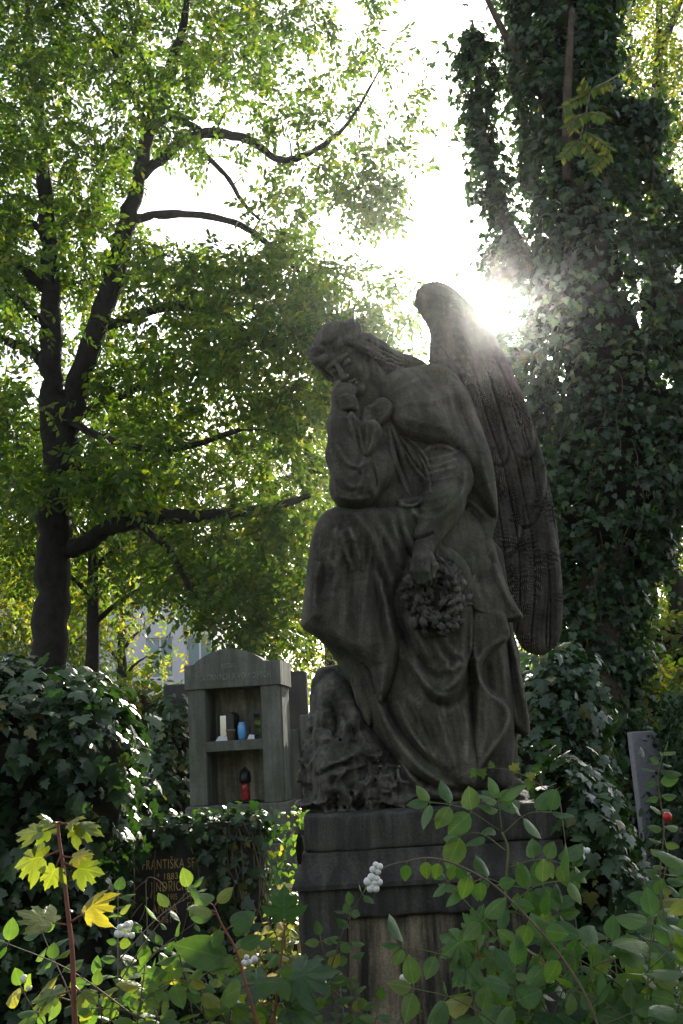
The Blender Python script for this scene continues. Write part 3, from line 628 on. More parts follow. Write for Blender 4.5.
def cloak():
    s = Sculpt(372, 355, 535, 632, -.42, .26, .0045)
    s.slab([(378, 384), (398, 371), (425, 365), (446, 368), (462, 384), (476, 412), (488, 447), (495, 480), (498, 512), (493, 518), (484, 508), (474, 485), (462, 464), (446, 447), (425, 440), (405, 435), (394, 425), (386, 412), (376, 400)],
           [(385, 400, -.14), (400, 430, -.20), (440, 375, .02), (430, 435, -.16), (470, 420, .0), (494, 512, -.06)], .085, .055, .02)
    s.cone([(472, 440, .05, .04), (478, 500, .04, .035), (480, 560, .0, .035)], .02); s.cone([(410, 425, -.12, .04), (408, 480, -.14, .03), (410, 520, -.18, .03)], .02)
    # cloth tumbling behind the hanging arm
    s.slab([(456, 492), (474, 486), (490, 504), (497, 518), (492, 540), (497, 560), (486, 590), (470, 590), (460, 560), (458, 520)], [(470, 500, .0), (480, 570, -.06)], .075, .04, .02)
    s.slab([(466, 552), (484, 540), (497, 556), (506, 584), (516, 605), (523, 618), (508, 622), (488, 619), (472, 612), (462, 600), (460, 575)], [(475, 560, -.08), (470, 605, -.18), (518, 615, -.10)], .055, .03, .012)
    s.slab([(396, 500), (430, 496), (420, 512), (424, 532), (412, 548), (402, 540), (396, 520)], [(410, 520, -.20)], .05, .03, .01)
    D = lambda p, a, g: s.st(p, a*1.4, g)
    for p_, a, g in ([(386, 414), (400, 432), (425, 438), (446, 445), (462, 462), (476, 486), (490, 512)], 9, 2.2), ([(390, 408), (410, 403), (435, 402), (456, 392)], 7, 3), ([(456, 385), (470, 420), (482, 460), (491, 500)], 6, 4), ([(440, 380), (458, 420), (474, 462)], 4, 4), ([(388, 398), (405, 385), (425, 376)], 5, 3), \
        ([(462, 498), (476, 506), (488, 520)], 9, 2.4), ([(462, 508), (476, 520), (484, 534)], 8, 2.2), ([(496, 545), (482, 562), (470, 584), (464, 600)], 12, 3), ([(474, 520), (478, 545), (470, 572)], 9, 3), ([(466, 606), (482, 613), (502, 619), (520, 617)], 10, 2.6), ([(494, 562), (502, 588), (514, 612)], 8, 2.6), \
        ([(398, 503), (412, 506), (428, 499)], 9, 2.2), ([(400, 512), (408, 528), (420, 536)], 8, 2.4):
        D(p_, a, g)
    for p_, a, g in ([(400, 422), (425, 428), (450, 434)], -4, 3), ([(470, 510), (482, 530), (480, 552)], -9, 2.5), ([(478, 568), (482, 590), (490, 606)], -6, 3), ([(402, 508), (412, 520), (420, 526)], -7, 2), ([(458, 400), (474, 440), (486, 480)], -3, 3): D(p_, a, g)
    s.rough(.0014, 28); s.rough(.002, 6)
    return s.build('cloak', M['statue'], angel, 1)
cloak()
def collar():
    s = Sculpt(338, 395, 400, 475, -.44, .02, .0038)
    s.slab([(356, 402), (366, 396), (382, 402), (386, 425), (372, 434), (360, 426), (356, 414)], [(365, 412, -.14)], .04, .03, .02)
    s.slab([(366, 408), (382, 398), (393, 406), (390, 418), (380, 428), (370, 438), (366, 430)], [(380, 418, -.22)], .04, .02, .01)
    s.slab([(345, 418), (352, 412), (362, 422), (374, 420), (382, 430), (378, 446), (370, 458), (361, 461), (353, 452), (347, 436)], [(350, 420, -.33), (365, 455, -.30)], .035, .022, .01)
    s.cone([(368, 412, -.235, .022), (362, 432, -.30, .022)], .015)
    for p_ in ([(350, 418), (354, 436), (358, 456)], [(358, 424), (361, 440), (364, 456)], [(376, 426), (372, 442), (366, 456)], [(367, 424), (367, 440), (365, 454)]): s.st(p_, 6, 1.7)
    s.rough(.002, 38); return s.build('scarf', M['statue'], angel, 1)
collar()
def hair():
    s = Sculpt(298, 315, 430, 400, -.42, .08, .0035)
    C = P(347, 363, Y0-.22); U = np.array([-.56, -.36, .75]); U /= np.linalg.norm(U)
    Fc = np.array([-.34, -.80, -.50]); Fc -= U*(Fc@U); Fc /= np.linalg.norm(Fc); R = np.cross(U, Fc); B = np.array([R, U, Fc])
    HS = 1.13; q = lambda a, b, c: C+(R*a+U*b+Fc*c)*HS
    s.ellh(q(0, .050, -.028), (.094, .105, .102), B, .02)
    s.ellh(q(0, -.02, .095), (.058, .086, .075), B, .012, 's')       # opens round the face
    for sx in (-1, 1):                                              # waved locks from the parting
        for k in range(5):
            z = .075-.022*k; s.cone([(*q(0, .115-.010*k, .055-.03*k), .012), (*q(sx*.045, .10-.012*k, .06-.03*k), .016), (*q(sx*.082, .05-.014*k, .035-.026*k), .016), (*q(sx*.090, -.01-.014*k, .0-.02*k), .012)], .006, 'u', True)
    # long tress thrown back over the shoulder
    s.cone([(372, 362, -.13, .05), (392, 376, -.04, .05)], .03)
    s.cone([(366, 345, -.17, .050), (380, 353, -.10, .046), (396, 361, -.02, .040), (410, 364, .02, .034), (421, 364, .03, .020)], .02)
    for o in (-7, -2, 3, 8): s.st([(352, 338+o), (368, 345+o), (384, 353+o*.9), (400, 361+o*.7), (420, 365+o*.3)], 7, 1.5)
    for o in (-4, 1, 6): s.st([(352, 340+o), (368, 346+o), (384, 354+o*.9), (402, 361+o*.7)], -5, 1.2)
    s.rough(.004, 40, stretch=(1, 1, .5)); s.build('hair', M['statue'], angel, 1)
    # laurel band of thick leaves
    n = 46; a = np.linspace(0, 2*math.pi, n, endpoint=False); cs = []; tp = []; nn = []
    for k in range(3):
        for t in a:
            t = t+random.uniform(-.06, .06); o = R*math.cos(t)*.098+Fc*(math.sin(t)*.105-.03)
            out = unit(o+Fc*.03); c = C+U*(.062+.018*k)+o*(1.0-.05*k)+Fc*0
            cs.append(c); tp.append(unit(np.cross(U, out)*(.9 if math.cos(t) > 0 else -.9)*random.uniform(.5, 1)+U*random.uniform(.35, .9)+out*random.uniform(.1, .6))); nn.append(out+rng.normal(size=3)*.3)
    TV, TF = L_LANCE; o = leaves('head_wreath', M['wreathstone'], cs, tp, nn, .066, (TV*np.array([1.35, 1, 1]), TF), angel)
    md = o.modifiers.new('s', 'SOLIDIFY'); md.thickness = .006; md.offset = 0
hair()
def hand_wreath():
    n = 300; C = P(438, 594, Y0-.335); cs = []; tp = []; nn = []
    ax = np.array([1, 0, 0]); az = np.array([.05, .1, 1.0])
    for i in range(n):
        t = random.uniform(0, 2*math.pi); o = ax*math.cos(t)*.072+az*math.sin(t)*.098; rr = rng.normal(size=3)*np.array([.022, .018, .022])
        cs.append(C+o+rr); tg = -ax*math.sin(t)+az*math.cos(t); tp.append(tg+rnd(1)[0]*.9+unit(o)*.3); nn.append(np.array([0, -1, 0])+rnd(1)[0]*.8)
        if cs[-1][0] < P(430, 590, Y0-.335)[0] and cs[-1][2] > P(430, 578, Y0-.335)[2]: cs[-1][1] += .03
    TV, TF = L_LANCE; o = leaves('hand_wreath', M['wreathstone'], cs, tp, nn, .034+.018*rng.random(n), (TV*np.array([1.5, 1, 1.8]), TF), angel)
    md = o.modifiers.new('s', 'SOLIDIFY'); md.thickness = .0035; md.offset = 0
    mb = MB(); a = np.linspace(0, 2*math.pi, 30); mb.tube([C+ax*math.cos(t)*.072+az*math.sin(t)*.098 for t in a], .019, 8)
    for t in np.linspace(0, 6.28, 17)[:-1]:
        c = C+ax*math.cos(t)*.075+az*math.sin(t)*.10+np.array([0, -.026, 0])+rng.normal(size=3)*.006
        mb.lathe(c-np.array([0, 0, .012]), [(.004, 0), (.012, .005), (.014, .013), (.010, .021), (.003, .025)], 8)
    mb.build('band', M['wreathstone'], o, True).location = (0, 0, 0)
hand_wreath()
def wing(front):
    if front:
        out = [(416, 293), (422, 286), (434, 283), (448, 286), (464, 298), (480, 315), (497, 340), (515, 378), (532, 420), (545, 465), (554, 510), (560, 555), (563, 600), (561, 632), (553, 648), (540, 655), (526, 650), (514, 632), (500, 590), (486, 540), (470, 480), (452, 430), (438, 395), (430, 365), (430, 335), (424, 318), (417, 305)]
        ctrl = [(430, 300, .04), (440, 360, .08), (490, 340, .16), (500, 450, .20), (540, 500, .27), (540, 640, .30), (510, 600, .22)]; T = .045
        s = Sculpt(408, 276, 572, 662, -.10, .42, .0042); s.slab(out, ctrl, T, .05, .01)
        s.cone([(430, 302, .03, .055), (446, 320, .06, .06), (470, 380, .10, .045)], .03)
        edge = [(430, 290), (452, 292), (478, 318), (505, 362), (528, 415), (544, 470), (554, 525), (559, 580), (560, 640)]
    else:
        out = [(452, 300), (468, 305), (484, 330), (498, 380), (508, 440), (514, 510), (516, 580), (512, 640), (504, 655), (498, 640), (494, 560), (478, 470), (462, 400), (450, 340)]
        ctrl = [(460, 310, .30), (500, 640, .34)]; T = .035
        s = Sculpt(444, 292, 524, 664, .15, .50, .006); s.slab(out, ctrl, T, .04, .01); s.build('wing', M['wing'], angel, 1); return
    ep = catmull([xz(*p) for p in edge], 6); d, t, sg = seg2(s.X2, s.Z2, ep); Ls = np.linalg.norm(np.diff(ep, axis=0), axis=1).sum()
    u = d/MPP; v = t*Ls/MPP                                   # px in from the leading edge, px along it
    up_ = np.clip((v-95)/60, 0, 1)                            # smooth small down on the shoulder of the wing
    colw = 15.5; cu = u/colw+.12*np.sin(v/37.); ci = np.floor(cu); cf = cu-ci
    ridge = np.exp(-((cf-.5)/.16)**2)*4.0; edge_g = -np.exp(-(np.minimum(cf, 1-cf)/.09)**2)*6.0
    bar = np.sin((v+9*np.abs(cf-.5)*2*4+ci*5+6*vnoise(np.stack([s.X2*9, s.X2*0, s.Z2*9], -1)))*2*math.pi/9.5); bar = np.where(bar > .45, (bar-.45)*7.5, 0)*np.where(cf > .5, 1, .75)
    blk = np.clip(.45+1.1*vnoise(np.stack([s.X2*17, s.X2*0+3, s.Z2*17], -1)), .05, 1.3)
    s.D += .0030*up_*(ridge*.3+edge_g*.5+bar*1.3*blk)
    small = np.abs(np.sin(u*2*math.pi/16+ci*0))*np.abs(np.sin((v+6*(np.floor(u/8) % 2))*math.pi/11)); s.D += .001*(1-up_)*small*2.2
    # long coverts ending in rounded tips, stepped over the flight feathers
    for tip in ([(548, 420), (545, 480), (536, 512), (524, 524), (512, 516)], [(520, 500), (520, 530), (512, 548), (503, 556)], [(486, 372), (500, 420), (506, 450), (498, 462), (486, 456)], [(520, 380), (531, 420), (533, 446), (524, 456), (514, 450)]):
        s.st(tip, 10, 2.6, taper=.1); s.st([(a+3, b+4) for a, b in tip], -12, 2.4, taper=.1)
    s.rough(.002, 30); s.rough(.004, 6); s.build('wing', M['wing'], angel, 1)
wing(True); wing(False)
def rock():
    s = Sculpt(300, 656, 556, 822, -.46, .40, .0052)
    s.cone([(336, 690, -.02, .10), (345, 730, -.05, .14), (350, 780, -.06, .17)], .05)
    s.cone([(332, 700, -.05, .07), (334, 760, -.10, .09)], .05)
    s.cone([(345, 672, -.02, .045), (328, 674, -.03, .03)], .02)
    s.cone([(352, 790, -.18, .10), (390, 790, -.20, .075)], .05)
    s.cone([(380, 740, -.02, .14), (400, 790, -.05, .13), (500, 800, .0, .08)], .05)
    s.slab([(311, 700), (319, 682), (335, 672), (360, 690), (380, 730), (410, 770), (440, 792), (520, 788), (532, 800), (530, 808), (316, 809), (312, 790), (312, 750)], [(320, 700, 0), (420, 790, -.05), (330, 790, -.1)], .19, .08, .03)
    s.F += .004
    s.rough(.022, 6, 3.1, octs=2); s.rough(.006, 22, 9.2, (1, 1, 1.6))
    near = np.abs(s.F) < .06; idx = np.argwhere(near); p = idx*s.h
    z = s.o[2]+p[:, 2]-P(340, 805, Y0)[2]; lowf = np.clip((.42-z)/.25, 0, 1)         # carved foliage at the foot
    c = fbm(p*11+5, 2); s.F[tuple(idx.T)] -= (lowf*.022*np.clip(1-np.abs(c)*3.2, -.6, 1)).astype(np.float32)
    c2 = fbm(p*26+1, 2); s.F[tuple(idx.T)] -= (lowf*.008*np.clip(1-np.abs(c2)*3, -.5, 1)).astype(np.float32)
    for p_ in ([(312, 772), (330, 764), (350, 757), (362, 752)], [(315, 784), (334, 774), (352, 768), (366, 764)], [(350, 800), (362, 790), (370, 778), (366, 762)], [(312, 744), (328, 738), (340, 744)], [(342, 716), (346, 734), (344, 752)], [(316, 796), (330, 788), (346, 790)]): s.st(p_, 16, 3)
    for p_ in ([(312, 778), (332, 770), (352, 762)], [(356, 800), (366, 786)], [(330, 700), (336, 722), (333, 742)], [(352, 724), (356, 746)]): s.st(p_, -18, 2.6)
    return s.build('rock', M['rock'], angel, 1)
rock()
# ================================================================== PEDESTAL
zt = P(425, 806, Y0)[2]; XL = P(310, 830, Y0-.42)[0]; 
pc = P(430.5, 828, Y0-.40)[0]; hw = .45; yf = Y0-.40; yb = Y0+.50; zp = P(400, 811, yf)[2]
ped = empty('pedestal', (pc, Y0, 0), 'tall dark stone pedestal under the angel, with moulded top and a streaked recessed panel', 'pedestal')
xj = P(374, 828, yf)[0]
for xa, xb in ((pc-hw, pc+hw),): roughblock(xa, xb, yf, yb, zp-.1265, zp, 'top_block', M['pedestal'], ped)
mb = MB(); rects = []
for i in range(9):
    a = i/8; e = .05*(1-math.sqrt(max(0, 1-a*a))) ; e = .034*(1-math.cos(a*math.pi/2)); rects.append((pc-hw-e-.008, pc+hw+e+.008, yf-e-.008, yb+e+.008, zp-.128-.095*a))
rects = [(pc-hw+.02, pc+hw-.02, yf+.02, yb-.02, zp-.124)]+rects+[(pc-hw-.046, pc+hw+.046, yf-.046, yb+.046, zp-.229), (pc-hw-.046, pc+hw+.046, yf-.046, yb+.046, zp-.244)]
mb.frustum(rects[::-1]); mb.build('moulding', M['pedestal'], ped)
zd = zp-.2325; x0, x1 = pc-hw-.031, pc+hw+.031; px0, px1 = x0+.165, x1-.165; y0 = yf-.031
mb = MB(); sl_ = .035

roughblock(x0+.002, px0, y0+.004, y0+.14, 0.02, zd+.004, 'die_frame', M['pedestal'], ped); roughblock(px1, x1-.002, y0+.004, y0+.14, 0.02, zd+.004, 'die_frame', M['pedestal'], ped)
roughblock(px0-.01, px1+.01, y0+.007, y0+.136, zd-.115, zd+.002, 'die_frame', M['pedestal'], ped); roughblock(px0-.01, px1+.01, y0+.010, y0+.136, .0, .16, 'die_frame', M['pedestal'], ped)
mb.frustum([(x0+sl_, x1-sl_, y0+.1405, yb+.03, 0), (x0+.012, x1-.012, y0+.1405, yb+.03, zd-.001)]); mb.build('die', M['pedestal'], ped)
mb = MB(); mb.box(px0+.001, px1-.001, y0+.035, y0+.139, .161, zd-.117, .004); mb.build('panel', M['panel'], ped)
# ================================================================== GROUND
def gz(x, y):
    a = np.clip((y-12)/4, 0, 1); b = np.clip((x-2.2)/2.5, 0, 1); a = a*a*(3-2*a); b = b*b*(3-2*b)
    return 1.7*a*b+.06*np.sin(x*1.3)*np.cos(y*.9)*np.clip((y-5)/4, 0, 1)+np.clip((y-40)/150, 0, 1)*3
def ground():
    xs = np.r_[-400, -150, -60, -30, np.arange(-16, 16.1, .4), 30, 60, 150, 400]; ys = np.r_[-200, -60, -15, np.arange(-4, 30, .4), 36, 45, 60, 90, 150, 300, 700]
    X, Y = np.meshgrid(xs, ys, indexing='ij'); Z = gz(X, Y); nx, ny = X.shape
    V = np.stack([X, Y, Z], -1).reshape(-1, 3); i = np.arange(nx*ny).reshape(nx, ny)
    Q = np.stack([i[:-1, :-1], i[1:, :-1], i[1:, 1:], i[:-1, 1:]], -1).reshape(-1, 4)
    o = link('ground', mesh_np('ground', V, Q.ravel(), np.arange(len(Q))*4, np.full(len(Q), 4)), M['ground'], None, True); tag(o, kind='structure')
ground()
def gpts(n, x0, x1, y0, y1):
    x = rng.uniform(x0, x1, n); y = rng.uniform(y0, y1, n); return np.stack([x, y, gz(x, y)], 1)
def block_out(p):                                      # not under stones
    return ~((abs(p[:, 0]-pc) < .55) & (abs(p[:, 1]-Y0) < .6))
p = np.concatenate([gpts(26000, -3.5, 4.5, 4.6, 14), gpts(9000, 2.5, 9, 11, 22)]); p = p[block_out(p)]
p = p[(fbm(p*.9, 2)+rng.random(len(p))*.5) > -.05]; n = len(p)
o = leaves('grass', M['grass'], p, np.array([0, 0, 1.])+.45*rng.normal(size=(n, 3)), rnd(n)+np.array([0, -.5, 0]), .10+.14*rng.random(n), (L_BLADE[0]*np.array([2.2, 1, 1]), L_BLADE[1])); tag(o, kind='stuff')
p = np.concatenate([gpts(5200, -3, 4, 5, 12), gpts(1500, 3, 9, 12, 20)]); p = p[block_out(p)]; n = len(p); p[:, 2] += .02+.04*rng.random(n)
o = leaves('fallen_leaves', M['litter'], p, rnd(n)*np.array([1, 1, .25]), np.array([0, 0, 1.])+.35*rng.normal(size=(n, 3)), .05+.05*rng.random(n), L_OVATE, curl=1.0); tag(o, kind='stuff')
p = np.concatenate([gpts(2600, -1.2, .3, 5.4, 9.5), gpts(5000, -3.5, 4, 4.8, 11)]); p = p[block_out(p)]; n = len(p); p[:, 2] += .05+.28*rng.random(n)**1.5
o = leaves('ground_cover', M['shrub'], p, rnd(n)*np.array([1, 1, .3]), np.array([0, 0, 1.])+.5*rng.normal(size=(n, 3)), .05+.05*rng.random(n), L_OVATE, curl=.6); tag(o, kind='stuff')
# ================================================================== NICHE MONUMENT
def niche():
    Yf = 8.3; C = P(282, 760, Yf); A = -math.radians(5.5); w_, d_ = .765, .5; z = lambda py: P(282, py-4, Yf)[2]
    root = empty('niche_monument', (C[0]-w_/2, Yf+.2, 0), 'grey arched concrete niche tomb with one shelf holding a blue vase', 'tomb')
    def B(fn, name, mat, parent=root):
        mb = MB(); fn(mb); mb.rot(A, (0, 0)); mb.V = [(a+C[0], b+Yf, c) for a, b, c in mb.V]; return mb.build(name, mat, parent)
    zc, zs, zsb, zn, zt_ = z(688), z(741.5), z(752), z(806), z(662)
    def cap(m):
        zl = zt_-.012; hgt = .115; xs0, xs1 = -w_+.055, -.115; c_ = (xs0+xs1)/2; hw_ = (xs1-xs0)/2; R_ = (hw_**2+hgt**2)/(2*hgt)
        arc = [(c_+R_*math.sin(t), zl+hgt-R_+R_*math.cos(t)) for t in np.linspace(math.asin(hw_/R_), -math.asin(hw_/R_), 22)]
        m.prism([(-w_-.02, zc), (.02, zc), (.02, zl)]+arc+[(-w_-.02, zl)], -.02, d_+.02)
    B(cap, 'cap', M['niche'])
    B(lambda m: m.box(-w_, -w_+.145, 0, d_, zn, zc-.001, .006), 'pillar', M['niche'])
    B(lambda m: (m.box(-.155, -.012, 0, .12, zn, zc-.001, .006), m.box(-.15, 0, .122, d_, zn, zc-.001, .006)), 'pillar', M['niche'])
    B(lambda m: m.box(-w_+.146, -.152, d_-.14, d_-.01, zn+.001, zc-.002), 'back_wall', M['nicheback'])
    B(lambda m: m.box(-w_+.14, -.15, .0, d_-.141, zsb, zs, .005), 'shelf', M['niche'])
    B(lambda m: (m.box(-w_-.03, .03, -.04, d_+.03, z(846), zn-.001, .01), m.box(-w_-.08, .08, -.10, d_+.08, 0, z(846)-.001, .01)), 'base', M['niche'])
    T_ = [('RODINA', -.40, z(668.5), .058), ('POKORNÝCH A VOLKOVÝCH', -.375, z(680), .070)]
    for s_, cx, zz, sz in T_: text(s_, cx, zz, sz, M['greyletter'], root, 'lettering', C, A, Yf, -.0215, .60)
    # things on the shelf and in the lower niche
    def at(a, b): c, q = math.cos(A), math.sin(A); return np.array([C[0]+a*c-b*q, Yf+a*q+b*c, 0])
    for k, (a, lab) in enumerate([(-.455, 'dark grave lantern with a mirror pane, left of the blue vase on the shelf'), (-.195, 'dark grave lantern with a bright pane at the right end of the shelf')]):
        c = at(a, .12); r = empty('grave_lantern', (c[0], c[1], zs), lab, 'lantern', 'lanterns on the tomb shelf')
        m = MB(); wv = .075; prof = [(-wv, 0), (wv, 0), (wv, .19)]+[(wv*math.cos(t), .19+.045*math.sin(t)) for t in np.linspace(.2, math.pi-.2, 7)]+[(-wv, .19)]
        m.prism([(x, zs+.002+zz) for x, zz in prof], -.05, .05); m.rot(A-.3, (0, 0)); m.V = [(x+c[0], y+c[1], q) for x, y, q in m.V]; m.build('body', M['blackmetal'], r)
        m = MB(); m.box(-.052+.02*k, .012+.035*k, -.057, -.0515, zs+.03, zs+.205, .001); m.rot(A-.3+(.22 if k else -.05), (0, 0)); m.V = [(x+c[0], y+c[1], q) for x, y, q in m.V]; m.build('pane', M['mirror'], r)
    c = at(-.335, .07); c[2] = zs+.001; v = MB(); v.lathe(c, [(.022, 0), (.030, .01), (.037, .06), (.034, .11), (.025, .135), (.027, .142), (.022, .142), (.02, .11), (.02, .02)], 24)
    tag(v.build('glass_vase', M['blueglass'], None, True), 'small light blue vase standing on the tomb shelf', 'vase')
    c = at(-.425, .05); c[2] = zs+.001; v = MB(); v.lathe(c, [(.026, 0), (.036, .07), (.040, .072), (.040, .09), (.033, .09), (.03, .05)], 20); tag(v.build('flower_pot', M['claypot'], None, True), 'small brown pot just left of the blue vase', 'pot')
    for a, lab, ww in ((-.50, 'white card lying at the left end of the tomb shelf', .05), (-.255, 'white card leaning right of the blue vase', .03)):
        c = at(a, .035); v = MB(); v.prism([(c[0]-ww, zs+.002), (c[0]+ww, zs+.002), (c[0]+ww*.9, zs+.035), (c[0]-ww*.4, zs+.040)], c[1], c[1]+.004); tag(v.build('card', M['whitecard']), lab, 'card')
    c = at(-.34, .16); zb = zn
    r = empty('tray', (c[0], c[1], zb), 'dark round tray on the floor of the lower niche', 'tray'); m = MB(); m.lathe((c[0], c[1], zb+.001), [(.10, 0), (.125, .018), (.118, .018), (.095, .008)], 24); m.build('dish', M['blackmetal'], r, True)
    r = empty('candle_lantern', (c[0], c[1], zb+.02), 'red grave candle with a dark pointed lid in the lower niche', 'candle')
    m = MB(); m.lathe((c[0], c[1], zb+.020), [(.034, 0), (.038, .01), (.036, .10), (.034, .14)], 20); m.build('jar', M['redglass'], r, True)
    m = MB(); m.lathe((c[0], c[1], zb+.1605), [(.046, 0), (.050, .02), (.048, .05), (.036, .085), (.018, .10), (.012, .12), (.004, .125)], 20)
    for t in range(6): a_ = t*math.pi/3; m.tube([(c[0]+.044*math.cos(a_), c[1]+.044*math.sin(a_), zb+.16), (c[0]+.042*math.cos(a_), c[1]+.042*math.sin(a_), zb+.245), (c[0]+.02*math.cos(a_), c[1]+.02*math.sin(a_), zb+.27)], .004, 5)
    m.build('lid', M['blackmetal'], r, True)
    # iron rod with a small hook beside the tomb
    c = at(.16, .0); m = MB(); m.tube([(c[0], c[1], 0), (c[0]+.01, c[1], z(800)), (c[0]-.004, c[1], z(768))], .006, 6); m.tube([(c[0]-.03, c[1], z(806)), (c[0]+.05, c[1], z(805))], .005, 6)
    tag(m.build('iron_rod', M['twigm'], None), 'thin upright iron rod beside the right side of the niche tomb', 'rod')
def text(s_, cx, zz, sz, mat, root, name, C, A, Yf, yoff, sx, align='CENTER', depth=.002):
    cu = bpy.data.curves.new('t', 'FONT'); cu.body = s_; cu.size = sz; cu.align_x = align; cu.extrude = depth; cu.space_character = 1.15
    ob = bpy.data.objects.new('t', cu); COL.objects.link(ob); bpy.context.view_layer.update()
    me = bpy.data.meshes.new_from_object(ob.evaluated_get(bpy.context.evaluated_depsgraph_get())); bpy.data.objects.remove(ob)
    c, q = math.cos(A), math.sin(A); co = np.empty(len(me.vertices)*3); me.vertices.foreach_get('co', co); co = co.reshape(-1, 3)
    a = co[:, 0]*sx+cx; b = yoff-co[:, 2]; me.vertices.foreach_set('co', np.stack([C[0]+a*c-b*q, Yf+a*q+b*c, zz+co[:, 1]], 1).astype(np.float32).ravel()); me.update()
    me.materials.clear(); return link(name, me, mat, root)
M['blackmetal'] = plain('dark_lantern_metal', (.02, .02, .02), .35, .6)
M['mirror'] = plain('polished_pane', (.38, .39, .36), .05, 1.0, var=.03)
M['blueglass'] = plain('light_blue_glass', (.10, .33, .62), .15, 0, var=.1)
M['redglass'] = plain('red_glass', (.30, .03, .03), .15, 0, var=.5, scale=30)
M['claypot'] = plain('brown_clay', (.16, .11, .08), .8)
M['whitecard'] = plain('white_card', (.72, .70, .74), .7, var=.05)
M['twigm'] = plain('rusty_iron', (.10, .08, .06), .7, .3)
niche()
def slabstone(name, px0, px1, pyt, Y, depth, mat, label, cat, arch=0, yaw=0, bev=.012):
    a, b = P(px0, pyt, Y), P(px1, pyt, Y); zt_ = (a[2]+b[2])/2; cx = (a[0]+b[0])/2
    r = empty(name, (cx, Y, 0), label, cat); m = MB(); m.box(a[0], b[0], Y, Y+depth, .16, zt_, bev); m.rot(yaw, (cx, Y)); m.build('slab', mat, r)
    m = MB(); m.box(a[0]-.06, b[0]+.06, Y-.06, Y+depth+.06, -.03, .16-.001, .01); m.rot(yaw, (cx, Y)); m.build('plinth', mat, r); return r, zt_
slabstone('gravestone', 286, 306, 671, 9.4, .25, M['darkstone'], 'tall dark gravestone half hidden behind the niche tomb, right side', 'gravestone')
slabstone('gravestone', 163, 200, 684, 9.3, .3, M['darkstone'], 'dark ivy-covered gravestone behind the niche tomb, left side', 'gravestone')
slabstone('low_wall', 283, 300, 729, 8.95, .14, M['wallstone'], 'lower grey concrete slab beside the niche tomb', 'wall')
slabstone('low_wall', 299, 330, 714, 8.9, .2, M['wallstone'], 'higher grey concrete slab between the niche tomb and the pedestal', 'wall')
slabstone('gravestone', 631, 667, 731, 7.6, .12, M['lilac'], 'pale lilac grey gravestone at the right edge, beside a dark bush', 'gravestone', bev=.006)
